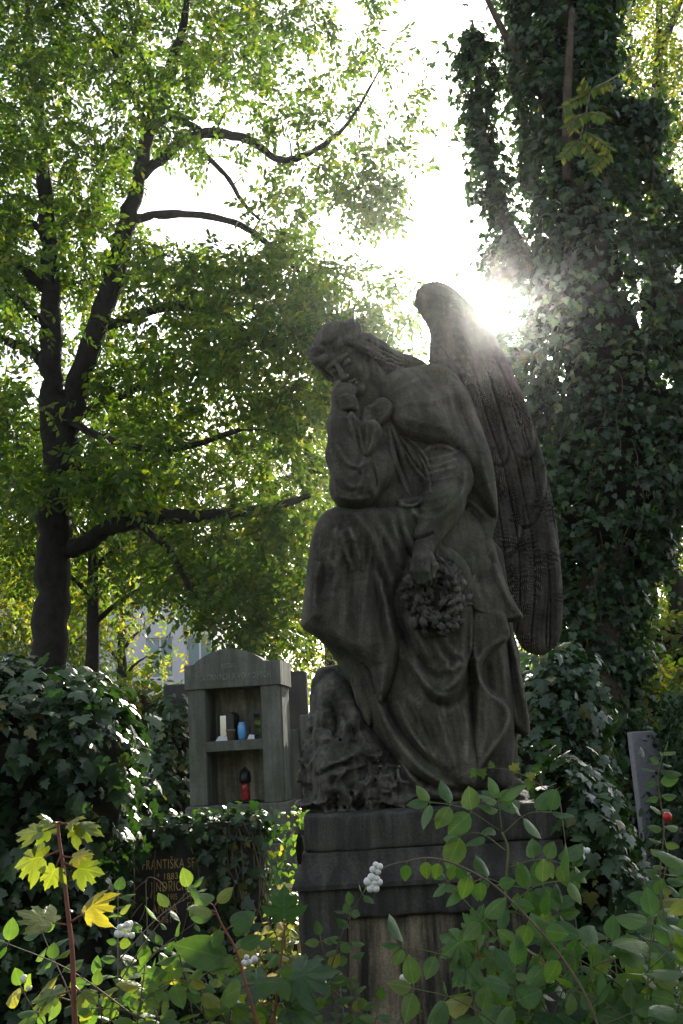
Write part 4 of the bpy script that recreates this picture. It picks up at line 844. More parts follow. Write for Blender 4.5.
# ================================================================== HEADSTONE WITH GOLD LETTERS
def headstone():
    Y = 5.6; a, b = P(124, 823, Y), P(262, 815, Y); zt_ = P(198, 825, Y)[2]; cx = (a[0]+b[0])/2
    r = empty('headstone', (cx, Y, 0), 'dark headstone with gold lettering and a thin gold cross, half overgrown with ivy', 'gravestone')
    m = MB(); m.box(a[0], b[0], Y, Y+.16, .2, zt_, .012); m.build('slab', M['darkstone'], r)
    m = MB(); m.box(a[0]-.08, b[0]+.08, Y-.1, Y+.24, -.02, .199, .012); m.build('plinth', M['darkstone'], r)
    C0 = np.array([0, 0, 0.])
    for s_, x, y, h_, sx in [('FRANTIŠKA SE', 142, 870, 9, .56), ('* 1883', 157, 880, 6, .8), ('JINDŘICH', 151, 892, 9, .56), ('* 12. 2. 1905   † 1978', 150, 901, 5.6, .55), ('ANNA   SEID', 152, 914, 9, .62), ('* 1861', 152, 923.5, 6, .75)]:
        q = P(x, y, Y); text(s_, q[0], q[2], h_*Y/1000/.72, M['letter'], r, 'lettering', C0, 0, Y, -.003, sx, 'LEFT')
    m = MB(); t0 = P(134, 829, Y); t1 = P(137, 906, Y); h0 = P(129, 841, Y)
    m.box(t0[0]-.003, t0[0]+.003, Y-.006, Y-.0005, t1[2], t0[2], .0005); m.box(t0[0]-.035, t0[0]-.0035, Y-.0055, Y-.0005, h0[2]-.003, h0[2]+.003, .0005); m.box(t0[0]+.0035, t0[0]+.035, Y-.0055, Y-.0005, h0[2]-.003, h0[2]+.003, .0005)
    m.build('cross', M['letter'], r)
    x0, x1, y0, y1, z1 = a[0], b[0], Y, Y+.16, zt_
    tl = P(138, 855, Y); br = P(196, 932, Y)
    def box(p): q = np.abs(p-np.array([(x0+x1)/2, (y0+y1)/2, z1/2]))-np.array([(x1-x0)/2, .08, z1/2]); return np.linalg.norm(np.maximum(q, 0), axis=1)+np.minimum(q.max(1), 0)
    def keep(p):
        win = (p[:, 0] > x0+.015) & (p[:, 0] < br[0]+.02+.04*np.sin(p[:, 2]*23)) & (p[:, 2] < tl[2]+.05+.03*np.sin(p[:, 0]*31)) & (p[:, 2] > br[2]-.10) & (p[:, 1] < Y+.05)
        return ~win
    iv = empty('ivy_on_headstone', ((x0+x1)/2, Y-.1, 0), 'ivy hanging over the top and right half of the gold-lettered headstone', 'ivy')
    ivy_on(box, (x0-.05, y0-.05, .0), (x1+.0, y1+.05, z1+.0), 2000, .058, M['ivy'], iv, thick=.045, keep=keep)
    top = lambda p: p[:, 2] > z1-.10
    ivy_on(lambda p: box(p)-.01, (x0-.02, y0-.05, z1-.1), (x1+.08, y1+.05, z1+.05), 520, .046, M['ivy'], iv, thick=.03, keep=lambda p: top(p) & keep(p), outward=.5)
    m = MB()
    for k in range(13):
        x = random.uniform(x0+.4 if k > 4 else x0, x1); q = [(x, Y-.01, z1+.01)]
        for j in range(7): q.append((q[-1][0]+random.uniform(-.06, .06), Y-.015-random.random()*.02, max(.05, q[-1][2]-random.uniform(.06, .18))))
        m.tube(q, .004, 5)
    m.build('stem', M['twig'], iv)
    # dry arching stalks in front of the letters
    d = empty('dry_stalks', P(150, 960, Y-.25)*np.array([1, 1, 0]), 'pale dry arching stalks in front of the gold lettering', 'stalks'); m = MB()
    for pts in ([(146, 960), (147, 920), (146, 895), (147, 878), (158, 880), (166, 889)], [(147, 880), (140, 885), (132, 893)], [(148, 898), (138, 908), (128, 922)], [(147, 897), (144, 912), (139, 922)], [(146, 960), (152, 990), (150, 1012), (148, 1200)]):
        m.tube(catmull([P(x, y, Y-.25) for x, y in pts], 3), .0028, 5)
    m.build('stalk', M['drystalk'], d, True)
headstone()
# ================================================================== IVY MASSES
def ivymass(name, label, cs, n, size, thick=.07, bump=.06, bs=4., h=.09, mat='ivy', cat='ivy', k=.15, group=None):
    f = blobs(cs, bump, bs, k); c = np.array(cs); lo = (c[:, :3]-c[:, 3:]).min(0)-.1; hi = (c[:, :3]+c[:, 3:]).max(0)+.1; lo[2] = max(lo[2], 0)
    r = empty(name, (c[0, 0], c[0, 1], 0), label, cat, group)
    core(f, lo, hi, h, M['ivycore'], r); ivy_on(f, lo, hi, n, size, M[mat], r, thick=thick); return r, f
def bl(px, py, Y, rx, ry, rz): q = P(px, py, Y); return (q[0], q[1], q[2], rx, ry, rz)
ivymass('ivy_bush', 'big dark ivy thicket filling the left side behind the maple sapling', [bl(0, 870, 5.2, .42, .5, .92), bl(15, 752, 5.1, .45, .5, .27), bl(85, 758, 5.1, .20, .4, .25), bl(100, 805, 5.1, .15, .3, .30), bl(60, 900, 5.1, .24, .4, .5), bl(-110, 800, 5.2, .5, .6, 1.0), bl(75, 1010, 5.0, .22, .4, .5)], 9500, .074, .07, k=.07)
ivymass('ivy_on_stone', 'ivy cushion over the dark gravestone left of the niche tomb', [bl(172, 745, 9.2, .17, .3, .38), bl(168, 800, 9.0, .22, .3, .5), bl(150, 850, 8.8, .35, .4, .5)], 2600, .075, .05, k=.06)
ivymass('ivy_mound', 'tall ivy mound just right of the wing, behind the pedestal', [bl(564, 730, 6.4, .24, .35, .46), bl(568, 850, 6.4, .28, .4, .7), bl(545, 800, 6.2, .2, .3, .6)], 4600, .066, .06, k=.07)
ivymass('ivy_mound', 'near ivy mound with large leaves hiding the right corner of the pedestal', [bl(574, 815, 3.95, .085, .2, .19), bl(588, 880, 3.9, .12, .22, .24), bl(596, 990, 3.9, .16, .25, .4), bl(625, 960, 4.3, .16, .25, .3)], 3600, .050, .04, h=.05, k=.05)
# ================================================================== IVY-CLAD TREE
def ivytree():
    Y = 9.2; s = Y/1000
    ch = [(588, 820, 40), (588, 740, 40), (592, 660, 38), (596, 590, 46), (603, 520, 70), (604, 455, 78), (604, 395, 82), (598, 335, 82), (588, 280, 72), (580, 230, 66), (573, 170, 62), (566, 110, 60), (560, 50, 60), (560, -10, 60), (560, -70, 55)]
    side = [(655, 300, 40), (672, 350, 45), (690, 280, 34), (668, 420, 52), (700, 430, 60), (650, 480, 40), (545, 470, 30), (540, 400, 28), (505, 262, 14), (660, 255, 20), (690, 245, 22), (720, 340, 50), (625, 130, 24), (640, 200, 22), (520, 350, 18)]
    st2 = [(478, 62, 8), (479, 88, 12), (479, 112, 14), (481, 138, 19), (486, 165, 22), (496, 195, 23), (508, 225, 26), (518, 255, 30)]
    cs = []
    for x, y, r in ch: r *= (.84 if y < 200 else .84); q = P(x, y, Y); cs.append((*q, r*s, r*s*.95, r*s*1.1))
    for x, y, r in side: r *= .98; q = P(x, y, Y+random.uniform(-.15, .35)); cs.append((*q, r*s, r*s, r*s*.95))
    for x, y, r in st2: q = P(x, y, Y); cs.append((*q, r*s*.68, r*s*.6, r*s*1.2))
    f = blobs(cs, .10, 2.4, .08); c = np.array(cs); lo = (c[:, :3]-c[:, 3:]).min(0)-.1; hi = (c[:, :3]+c[:, 3:]).max(0)+.2; lo[2] = 0
    b = P(600, 820, Y); r = empty('ivy_clad_tree', (b[0], b[1], 0), 'towering tree wholly wrapped in dark ivy, right of the angel', 'tree')
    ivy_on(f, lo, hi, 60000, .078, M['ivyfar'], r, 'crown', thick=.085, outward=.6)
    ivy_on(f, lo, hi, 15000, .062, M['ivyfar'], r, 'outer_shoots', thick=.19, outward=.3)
    m = MB()
    def limb(pts, n=10): q = catmull([[*P(x, y, Y_), r_] for x, y, Y_, r_ in pts], 5); m.tube(q[:, :3], q[:, 3], n)
    limb([(600, 1010, Y, .30), (601, 760, Y, .26), (603, 600, Y, .24), (603, 450, Y, .23), (596, 330, Y, .22), (580, 220, Y, .19), (567, 100, Y, .17), (560, 0, Y, .15), (560, -70, Y, .10)])
    limb([(567, 180, Y-.45, .05), (567, 110, Y-.56, .045), (569, 60, Y-.56, .04), (572, 10, Y-.5, .03)], 8)
    limb([(580, 330, Y, .12), (520, 250, Y, .08), (492, 180, Y, .06), (479, 110, Y, .045), (478, 60, Y, .03), (472, 20, Y, .012)], 8)
    limb([(560, 120, Y, .07), (520, 60, Y-.2, .05), (500, 25, Y-.3, .035), (478, -20, Y-.3, .02)], 6)
    limb([(603, 420, Y, .12), (650, 340, Y+.1, .09), (690, 280, Y, .07)], 8); limb([(603, 520, Y, .12), (650, 470, Y+.1, .09), (700, 430, Y, .07)], 8)
    m.build('trunk', M['bark2'], r, True)
    m = MB()                                            # bare vine stems looping over the ivy
    for k in range(20):
        x = random.uniform(530, 680); y = random.uniform(-20, 640); q = [P(x, y, Y-.9)]
        for j in range(6): x += random.uniform(-9, 9); y += random.uniform(8, 22); q.append(P(x, y, Y-.9))
        q = np.array(q)
        for _ in range(6): q[:, 1] += f(q)*.9
        q[:, 1] -= .14; m.tube(catmull(q, 3), .0045, 4)
    m.build('vine', M['bark2'], r)
    # dark core added inside the ivy to block the light
    core(lambda p: f(p), lo, hi, .16, M['ivycore'], r, 'ivy_dark_core', .20)
    return f
fit = ivytree()
# sprig of yellowish compound leaves hanging in front of the ivy
def sprig():
    Y = 7.4; r = empty('ash_sprig', P(590, 130, Y), 'yellow green compound-leaf sprig hanging in front of the ivy-clad trunk', 'branch'); m = MB(); ps = []; ts = []; ns = []; sz = []
    m.tube(catmull([P(640, 60, Y+1.0), P(610, 80, Y+.4), P(592, 90, Y), P(586, 112, Y), P(580, 140, Y)], 4), .007, 5)
    for a, b in [((592, 92), (562, 108)), ((590, 90), (612, 84)), ((586, 112), (566, 128)), ((586, 112), (606, 118)), ((580, 138), (560, 160)), ((580, 138), (594, 160)), ((588, 100), (580, 84)), ((582, 130), (612, 150)), ((610, 150), (592, 172)), ((570, 108), (574, 132))]:
        A = P(*a, Y); B = P(*b, Y-.1); m.tube([A, (A+B)/2+np.array([0, 0, .01]), B], .0035, 4); d = unit(B-A); sd_ = unit(np.cross(d, [0, -1, .2]))
        for j in range(9):
            t = (j+1.2)/10; 
            for q in (-1, 1): ps.append(A+(B-A)*t); ts.append(sd_*q+d*.6+np.array([0, 0, -.4])+rng.normal(size=3)*.12); ns.append(np.array([0, -1, .5])+rng.normal(size=3)*.35); sz.append(.10*(1-.3*t))
    m.build('twig', M['twig'], r); leaves('leaf', M['bright'], ps, ts, ns, np.array(sz), L_LANCE, r)
sprig()
# ================================================================== LEFT TREE
def lefttree():
    Y = 13.5; b = P(47, 780, Y); r = empty('locust_tree', (b[0], Y, 0), 'large dark-barked forked tree filling the upper left with airy leaves', 'tree')
    limbs = [[(44, 860, Y, .30), (47, 760, Y, .27), (48, 660, Y, .245), (52, 560, Y, .235), (57, 480, Y, .23), (60, 430, Y, .23), (58, 400, Y, .19)],
        [(55, 440, Y, .19), (51, 380, Y, .17), (51, 320, Y, .15), (50, 250, Y, .13), (44, 180, Y+.2, .11), (38, 100, Y+.4, .08), (30, 30, Y+.6, .06), (26, -40, Y+.8, .04)],
        [(62, 440, Y, .2), (78, 390, Y, .17), (100, 320, Y, .155), (118, 265, Y, .15), (133, 200, Y, .125), (148, 140, Y-.2, .10), (160, 95, Y-.3, .085), (180, 40, Y-.5, .065), (190, -20, Y-.7, .04)],
        [(56, 553, Y, .12), (80, 546, Y-.1, .12), (105, 530, Y-.3, .115), (140, 519, Y-.6, .11), (180, 516, Y-.9, .095), (230, 513, Y-1.2, .075), (275, 507, Y-1.4, .055), (310, 495, Y-1.5, .03)],
        [(62, 470, Y, .10), (80, 465, Y-.2, .09), (95, 475, Y-.4, .06), (105, 492, Y-.6, .035)], [(60, 500, Y, .06), (75, 488, Y+.3, .05), (92, 486, Y+.6, .03)],
        [(46, 290, Y, .09), (30, 275, Y-.2, .08), (10, 260, Y-.4, .07), (-30, 250, Y-.7, .05)], [(45, 365, Y, .08), (28, 350, Y+.1, .07), (-5, 338, Y+.2, .06), (-50, 340, Y+.3, .04)],
        [(46, 240, Y, .06), (35, 225, Y, .055), (10, 220, Y, .05), (-25, 205, Y, .03)],
        [(138, 180, Y, .08), (165, 155, Y-.2, .08), (190, 138, Y-.4, .08), (215, 133, Y-.6, .075), (250, 140, Y-.9, .06), (280, 160, Y-1.1, .05), (315, 150, Y-1.2, .035), (350, 120, Y-1.4, .025), (385, 60, Y-1.6, .012)],
        [(150, 132, Y-.2, .06), (170, 118, Y-.3, .055), (200, 130, Y-.4, .05)],
        [(128, 220, Y, .07), (160, 215, Y+.3, .065), (200, 215, Y+.6, .055), (240, 225, Y+.8, .05), (275, 250, Y+1, .045), (305, 278, Y+1.2, .03)],
        [(200, 150, Y-.4, .04), (225, 175, Y-.2, .035), (245, 205, Y, .03), (260, 220, Y+.1, .02)],
        [(146, 125, Y-.2, .055), (133, 95, Y-.2, .05), (110, 45, Y-.4, .04), (78, 8, Y-.6, .03), (60, -20, Y-.6, .02)], [(152, 120, Y-.2, .045), (150, 80, Y, .04), (135, 40, Y+.2, .03), (125, -10, Y+.3, .02)],
        [(95, 330, Y, .08), (130, 318, Y-.3, .075), (175, 306, Y-.7, .07), (215, 312, Y-1, .055), (250, 335, Y-1.3, .04), (290, 350, Y-1.4, .02)],
        [(120, 512, Y-.6, .04), (165, 545, Y-.8, .045), (185, 580, Y-1.0, .035), (205, 610, Y-1.1, .025), (225, 630, Y-1.2, .015)],
        [(70, 420, Y, .08), (110, 400, Y+.8, .07), (160, 380, Y+1.6, .06), (220, 370, Y+2.2, .05), (280, 360, Y+2.6, .03)], [(66, 420, Y, .06), (110, 440, Y-.9, .05), (170, 450, Y-1.6, .04), (240, 430, Y-2.2, .03)],
        [(50, 330, Y, .06), (20, 300, Y-1.2, .05), (-20, 280, Y-2, .04)]]
    att = np.concatenate([attract([(-40, 250), (60, 180), (200, 270), (300, 230), (330, 300), (400, 330), (340, 400), (320, 500), (240, 500), (100, 500), (-40, 520)], 245, Y-2.8, Y+2.8),
        attract([(-40, -40), (195, -40), (185, 90), (110, 200), (100, 300), (-40, 320)], 175, Y-2.2, Y+2.2),
        attract([(180, -20), (300, -20), (400, 20), (420, 110), (390, 200), (330, 240), (230, 240), (170, 120)], 54, Y-2.2, Y+1.2),
        attract([(200, 250), (330, 260), (395, 280), (385, 340), (330, 420), (210, 380)], 62, Y-2, Y+2),
        attract([(150, 530), (320, 500), (325, 560), (290, 630), (225, 640), (175, 590)], 45, Y-2, Y),
        attract([(0, 480), (140, 440), (160, 500), (60, 520)], 35, Y-2, Y+1)])
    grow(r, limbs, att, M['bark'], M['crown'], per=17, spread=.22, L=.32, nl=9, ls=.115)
lefttree()
# ================================================================== TREES FURTHER BACK
def backtree(px, Y, top, w_px, label, name='background_tree', lean=0, mat='bright', n=110, ls=.13, base=745, r0=.16, low=None, bark='bark', group='trees behind the graves'):
    b = P(px, 745, Y); r = empty(name, (b[0], Y, gz(b[0], Y)), label, 'tree', group); low = low or base-60
    H_ = base-top; limbs = [[(px, 800, Y, r0*1.2), (px+lean*.3, base-.3*H_, Y, r0), (px+lean*.6, base-.55*H_, Y, r0*.75), (px+lean, top+.1*H_, Y, r0*.3)]]
    for k in range(7):
        f = .35+.08*k; sg = -1 if k % 2 else 1; y = base-f*H_; limbs.append([(px+lean*f, y, Y, r0*.45), (px+lean*f+sg*w_px*.3, y-.08*H_, Y+random.uniform(-1, 1), r0*.3), (px+lean*f+sg*w_px*.62, y-.13*H_, Y+random.uniform(-2, 2), r0*.12)])
    c = [(px+lean+w_px*math.cos(t)*random.uniform(.8, 1.1), (top+low)/2+(low-top)/2*math.sin(t)*random.uniform(.85, 1.1)) for t in np.linspace(0, 2*math.pi, 14)[:-1]]
    dR = w_px*Y/1000*.8; grow(r, limbs, attract(c, n, Y-dR, Y+dR), M[bark], M[mat], per=14, spread=.5, L=.42, nl=8, ls=ls*1.15, sides=7)
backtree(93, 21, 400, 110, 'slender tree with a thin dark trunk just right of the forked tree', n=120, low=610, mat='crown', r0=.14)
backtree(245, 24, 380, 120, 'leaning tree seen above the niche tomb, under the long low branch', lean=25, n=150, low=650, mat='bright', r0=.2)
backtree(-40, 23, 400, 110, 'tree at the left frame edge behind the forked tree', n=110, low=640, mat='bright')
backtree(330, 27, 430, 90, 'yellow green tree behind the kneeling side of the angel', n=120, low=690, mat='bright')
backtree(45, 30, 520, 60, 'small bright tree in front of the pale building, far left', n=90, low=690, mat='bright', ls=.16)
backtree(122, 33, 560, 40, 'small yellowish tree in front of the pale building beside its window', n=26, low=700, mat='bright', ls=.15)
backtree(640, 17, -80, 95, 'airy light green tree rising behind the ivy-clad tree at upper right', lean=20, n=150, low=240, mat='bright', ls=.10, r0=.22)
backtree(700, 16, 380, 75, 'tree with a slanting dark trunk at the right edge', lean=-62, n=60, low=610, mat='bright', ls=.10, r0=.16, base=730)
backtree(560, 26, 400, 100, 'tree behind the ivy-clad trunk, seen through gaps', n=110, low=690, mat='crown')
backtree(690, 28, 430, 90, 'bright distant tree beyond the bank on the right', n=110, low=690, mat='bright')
# far wood
q = []
for k in range(210):
    x = rng.uniform(-45, 45); y = rng.uniform(48, 62); h_ = rng.uniform(3, 7.5); c = rnd(170)*rng.random((170, 1))**.4*np.array([3.2, 2.5, h_*.55]); q.append(c+np.array([x, y, gz(x, y)+h_*.5]))
q = np.concatenate(q); n = len(q); tag(leaves('distant_wood', M['bright'], q, rnd(n)+np.array([0, 0, -.3]), rnd(n), .35+.3*rng.random(n), L_RHOMB), kind='stuff')
# ================================================================== FAR BUILDING
def building():
    Y = 42; a, b = P(-30, 700, Y), P(212, 700, Y); zt_ = P(100, 575, Y)[2]; r = empty('apartment_house', ((a[0]+b[0])/2, Y+4, 0), 'pale lilac rendered house far behind the trees on the left', 'building')
    ww = 1.15; hh = 1.7; xs = [P(x, 668, Y)[0] for x in (12, 62, 110, 160, 200)]; z0s = [P(100, 682, Y)[2], P(100, 682, Y)[2]+3.1, P(100, 682, Y)[2]-3.1]
    z0s = sorted([z for z in z0s if z > .3])
    m = MB(); cx = [a[0]]
    for x in xs: cx += [x-ww/2, x+ww/2]
    cx.append(b[0])
    for i in range(0, len(cx), 2): m.box(cx[i], cx[i+1], Y, Y+.35, 0, zt_)
    for x in xs:
        zz = [0]
        for z in z0s: zz += [z, z+hh]
        zz.append(zt_)
        for i in range(0, len(zz), 2):
            if zz[i+1] > zz[i]: m.box(x-ww/2+.002, x+ww/2-.002, Y+.003, Y+.347, zz[i], min(zz[i+1], zt_-.002))
    m.box(a[0]+.01, b[0]-.01, Y+.352, Y+8, 0, zt_-.01); m.build('wall', M['render'], r)
    for x in xs:
        for z in z0s:
            f = MB(); f.box(x-ww/2+.003, x-ww/2+.08, Y+.12, Y+.18, z, z+hh); f.box(x+ww/2-.08, x+ww/2-.003, Y+.12, Y+.18, z, z+hh); f.box(x-.04, x+.04, Y+.119, Y+.181, z+.08, z+hh-.08)
            f.box(x-ww/2+.081, x+ww/2-.081, Y+.121, Y+.179, z, z+.078); f.box(x-ww/2+.081, x+ww/2-.081, Y+.121, Y+.179, z+hh-.078, z+hh-.003); fo = f.build('window', M['whitecard'], r)
            g = MB(); g.box(x-ww/2+.081, x+ww/2-.081, Y+.145, Y+.155, z+.079, z+hh-.079); go = g.build('pane', M['glass'], fo); go.location = (0, 0, 0)
    m = MB(); m.prism([(a[0]-.3, zt_+.001), (b[0]+.3, zt_+.001), (b[0]-2, zt_+2), (a[0]+2, zt_+2)], Y-.4, Y+8.4); m.build('roof', M['rooft'], r)
M['render'] = plain('pale_lilac_render', (.66, .63, .70), .9, var=.06, scale=2)
M['glass'] = plain('window_glass', (.25, .33, .38), .05, 0, spec=1, var=.2)
M['rooft'] = plain('roof_tiles', (.22, .12, .09), .8)
building()

# unseen trees behind the camera, added to dim light on the fronts
q = []; 
for cx, cy_, rr, hh in [(-6, -8, 3.2, 4), (2, -10, 3.5, 4), (9, -5, 3, 4)]:
    c = rnd(3800)*(rng.random((3800, 1))**.35)*np.array([rr, rr, hh*.75]); c = c+np.array([cx, cy_, hh]); q.append(c[c[:, 2] > .2])
q = np.concatenate(q); n = len(q); tag(leaves('unseen_shading_trees', M['crown'], q, rnd(n)+np.array([0, 0, -.4]), rnd(n), .45+.3*rng.random(n), L_RHOMB), kind='stuff')
# ================================================================== NEAR PLANTS
class Plant:
    def __init__(s, name, base_px, Y, label, cat, group=None):
        q = P(*base_px, Y); s.Y = Y; s.r = empty(name, (q[0], Y, gz(q[0], Y)), label, cat, group); s.m = MB(); s.L = {}; s.b = MB(); s.nb = 0
    def stem(s, pts, r0_, r1_=None, dY=0):
        """pts in pixels, last ones down to the ground"""
        q = [P(p[0], p[1], s.Y+(p[2] if len(p) > 2 else 0)) for p in pts]
        q = catmull(q, 5); r1_ = r0_*.5 if r1_ is None else r1_
        s.m.tube(q, np.linspace(r0_, r1_, len(q)), 7); return q
    def toground(s, pt, r, sway=.06):
        a = P(pt[0], pt[1], s.Y+(pt[2] if len(pt) > 2 else 0)); g = np.array([s.r.location[0]+random.uniform(-sway, sway), s.r.location[1]+random.uniform(-sway, sway), s.r.location[2]-.02]); mdl = (a+g)/2+np.array([random.uniform(-.03, .03), .02, 0])
        s.m.tube(catmull([g, mdl, a], 5), r, 7)
    def leaf(s, kind, mat, pos, tip, nrm, size): s.L.setdefault((kind, mat), []).append((pos, tip, nrm, size))
    def leafpx(s, kind, mat, a, b, tilt=(0, -.5, .8), da=0, db=0, stalk=True):
        A = P(a[0], a[1], s.Y+da); B_ = P(b[0], b[1], s.Y+db); d = B_-A; L_ = np.linalg.norm(d)
        if stalk: A2 = A+d*.18; s.m.tube([A, A2], .0016, 5); A = A2; L_ *= .82
        s.leaf(kind, mat, A, d, np.array(tilt)+rng.normal(size=3)*.12, L_)
    def pairs(s, q, n, size, kind='ovate', mat='shrub', t0=.25, jit=.3, droop=.25, pet=.15, end=True, light=(0, -.45, .75)):
        ts = np.linspace(t0, .97, n); idx = (ts*(len(q)-1)); ph = random.uniform(0, 3)
        for k, i in enumerate(idx):
            a = q[int(i)]+(q[min(int(i)+1, len(q)-1)]-q[int(i)])*(i-int(i)); tn = unit(q[min(int(i)+1, len(q)-1)]-q[max(int(i)-1, 0)])
            sd_ = unit(np.cross(tn, np.array([math.sin(ph+k*1.2)*.7, -1, .3]))); 
            for sg in (-1, 1):
                if random.random() < .06: continue
                d = unit(sd_*sg+tn*.45+np.array([0, 0, -droop])+rng.normal(size=3)*jit*.6); sz = size*random.choice([.5, .75, .9, 1, 1.15, 1.3])*random.uniform(.85, 1.1)
                p0 = a+d*sz*pet; s.m.tube([a, p0], .0012, 4); s.leaf(kind, mat, p0, d, unit(np.array(light)+rng.normal(size=3)*jit), sz)
        if end: s.leaf(kind, mat, q[-1], unit(q[-1]-q[-3])+rng.normal(size=3)*.2, unit(np.array(light)+rng.normal(size=3)*jit), size*.9)
    def berries(s, c, n, r, spread):
        for i in range(n):
            o = c+rng.normal(size=3)*spread; rr = r*random.uniform(.8, 1.12); pr = [(rr*math.sin(t)+1e-4, rr*(1-math.cos(t))) for t in np.linspace(0, math.pi, 9)]; s.b.lathe(o, pr, 12); s.nb += 1
    def done(s, stem='greenstem', berry='berry'):
        s.m.build('stem', M[stem], s.r, True)
        T = {'ovate': L_OVATE, 'maple': L_MAPLE, 'lance': L_LANCE, 'ivy': L_IVY}
        for (k, mt), v in s.L.items():
            a = [np.array([x[i] for x in v]) for i in range(4)]; leaves('foliage', M[mt], a[0], a[1], a[2], a[3], T[k], s.r, curl=.5)
        if s.nb: s.b.build('berries', M[berry], s.r, True)
# maple sapling, left
p = Plant('maple_sapling', (78, 1040), 2.3, 'young maple with red stem and yellow green leaves lit by the sun, lower left', 'sapling')
q = p.stem([(76, 1060), (74, 1000), (72, 950), (67, 905), (63, 865), (59, 838), (58, 822)], .0065, .003); p.toground((76, 1060), .0068)
for a, b, tl, st in [((58, 826), (12, 832), (-.1, -.55, .7), 1), ((58, 823), (40, 812), (.1, -.6, .7), 1), ((59, 822), (106, 828), (.3, -.5, .6), 1), ((60, 824), (84, 812), (.2, -.4, .8), 1), ((61, 850), (6, 862), (-.2, -.7, .5), 1), ((62, 852), (42, 892), (0, -.9, .3), 1),
                     ((63, 862), (108, 872), (.2, -.8, .4), 1), ((62, 856), (96, 852), (.3, -.5, .6), 1), ((70, 925), (12, 908), (-.1, -.35, .9), 1), ((71, 922), (112, 884), (.2, -.4, .8), 1), ((73, 990), (26, 996), (-.1, -.4, .8), 1), ((74, 985), (96, 1000), (.2, -.5, .6), 1), ((60, 835), (34, 822), (-.3, -.5, .7), 1)]:
    dY = random.uniform(-.05, .05); A = P(*a, 2.3); E = P(a[0]+(b[0]-a[0])*.3, a[1]+(b[1]-a[1])*.3+3, 2.3+dY*.4); p.m.tube([A, E], [.0026, .002], 6)
    B_ = P(*b, 2.3+dY); p.leaf('maple', 'maple', E, B_-E, np.array(tl)+rng.normal(size=3)*.08, np.linalg.norm(B_-E)*.88)
p.done('redstem')
# dark maple leaves in the middle
p = Plant('maple_seedling', (280, 1040), 2.5, 'small dark green maple seedling in front of the sunlit litter', 'sapling')
q = p.stem([(270, 1060), (276, 1000), (282, 950), (285, 925)], .004, .002); p.toground((270, 1060), .0045)
p.leafpx('maple', 'darkmaple', (284, 928), (284, 886), (.1, -.9, .3)); p.leafpx('maple', 'darkmaple', (277, 985), (335, 962), (.1, -.6, .7)); p.leafpx('maple', 'darkmaple', (275, 990), (232, 975), (-.1, -.6, .7)); p.leafpx('maple', 'darkmaple', (276, 1005), (318, 1018), (0, -.7, .6))
p.done('redstem')
# bright sprig
p = Plant('leafy_sprig', (250, 1040), 2.4, 'slanting sprig with bright ovate leaves in front of the gold-lettered headstone', 'plant')
q = p.stem([(262, 1040), (246, 985), (236, 950), (222, 925), (214, 906)], .0042, .0018); p.toground((262, 1040), .0045)
for a, b in [((214, 906), (194, 890)), ((214, 906), (232, 886)), ((217, 912), (188, 906)), ((218, 914), (190, 917)), ((226, 930), (256, 908)), ((228, 933), (206, 936)), ((236, 950), (262, 935)), ((238, 955), (214, 962)), ((240, 962), (172, 944)), ((243, 972), (200, 950)), ((246, 985), (218, 1000)), ((247, 985), (285, 978)), ((222, 925), (212, 948))]:
    p.leafpx('ovate', 'shrub', a, b, (random.uniform(-.3, .3), -.6, .7), db=random.uniform(-.06, .06))
p.done('redstem')
# shrubs along the bottom: (tops px, base px, Y, n stems, leaf size, mat, spread)
def shrub(label, base_px, Y, tops, size, name='snowberry_bush', mat='shrub', stem='twig', pairs=7, ber=(), group=None, bc='berry', kind='ovate', r=.0032, side=2):
    p = Plant(name, (base_px, 1040), Y, label, 'bush' if name != 'elder_seedling' else 'plant', group); g = np.array(p.r.location)
    for (x, y) in tops:
        T_ = P(x, y, Y+random.uniform(-.22, .22)); ctl = g*.35+T_*.65+np.array([0, 0, .10])+(g-T_)*np.array([.25, .25, 0]); q = catmull([g+rng.normal(size=3)*np.array([.03, .03, 0]), ctl, T_], 14)
        p.m.tube(q, np.linspace(r, r*.4, len(q)), 6); p.pairs(q, pairs+3, size, kind, mat, .42)
        for k in range(side):
            i = int(len(q)*random.uniform(.5, .85)); d = unit(q[-1]-q[i]); e = q[i]+(unit(np.cross(d, [0, -1, 0]))*random.choice([-1, 1])+d*.6+rng.normal(size=3)*.25)*random.uniform(.12, .24)
            q2 = catmull([q[i], (q[i]+e)/2+np.array([0, 0, .02]), e], 7); p.m.tube(q2, np.linspace(r*.6, r*.3, len(q2)), 5); p.pairs(q2, max(3, pairs//2), size*.85, kind, mat, .3)
    for (x, y, n_, dy) in ber: p.berries(P(x, y, Y+dy), n_, .0085, .010)
    p.done(stem, bc)
shrub('low bush with white berries and sunlit leaves below the maple sapling', 120, 2.5, [(40, 925), (118, 890), (145, 965), (20, 985), (165, 985), (95, 975)], .048, ber=[(122, 935, 5, 0), (128, 937, 4, .02), (28, 983, 2, 0)])
shrub('sunlit leafy bush at the bottom between sapling and pedestal', 215, 2.7, [(175, 935), (235, 975), (200, 985), (262, 950), (150, 1000), (285, 990)], .046, ber=[(250, 965, 5, 0), (245, 1000, 6, .02), (185, 990, 3, 0)])
shrub('thin twiggy bush in front of the streaked pedestal panel', 350, 2.8, [(320, 935), (350, 905), (380, 1000), (300, 1000), (340, 985), (405, 1005)], .038, pairs=5, ber=[(322, 992, 3, 0), (404, 986, 2, 0)], side=1)
shrub('broad-leaved bush right of the pedestal panel', 500, 2.4, [(500, 930), (548, 915), (515, 965), (470, 985), (570, 965), (595, 1005)], .066, mat='shade', stem='greenstem', pairs=6)
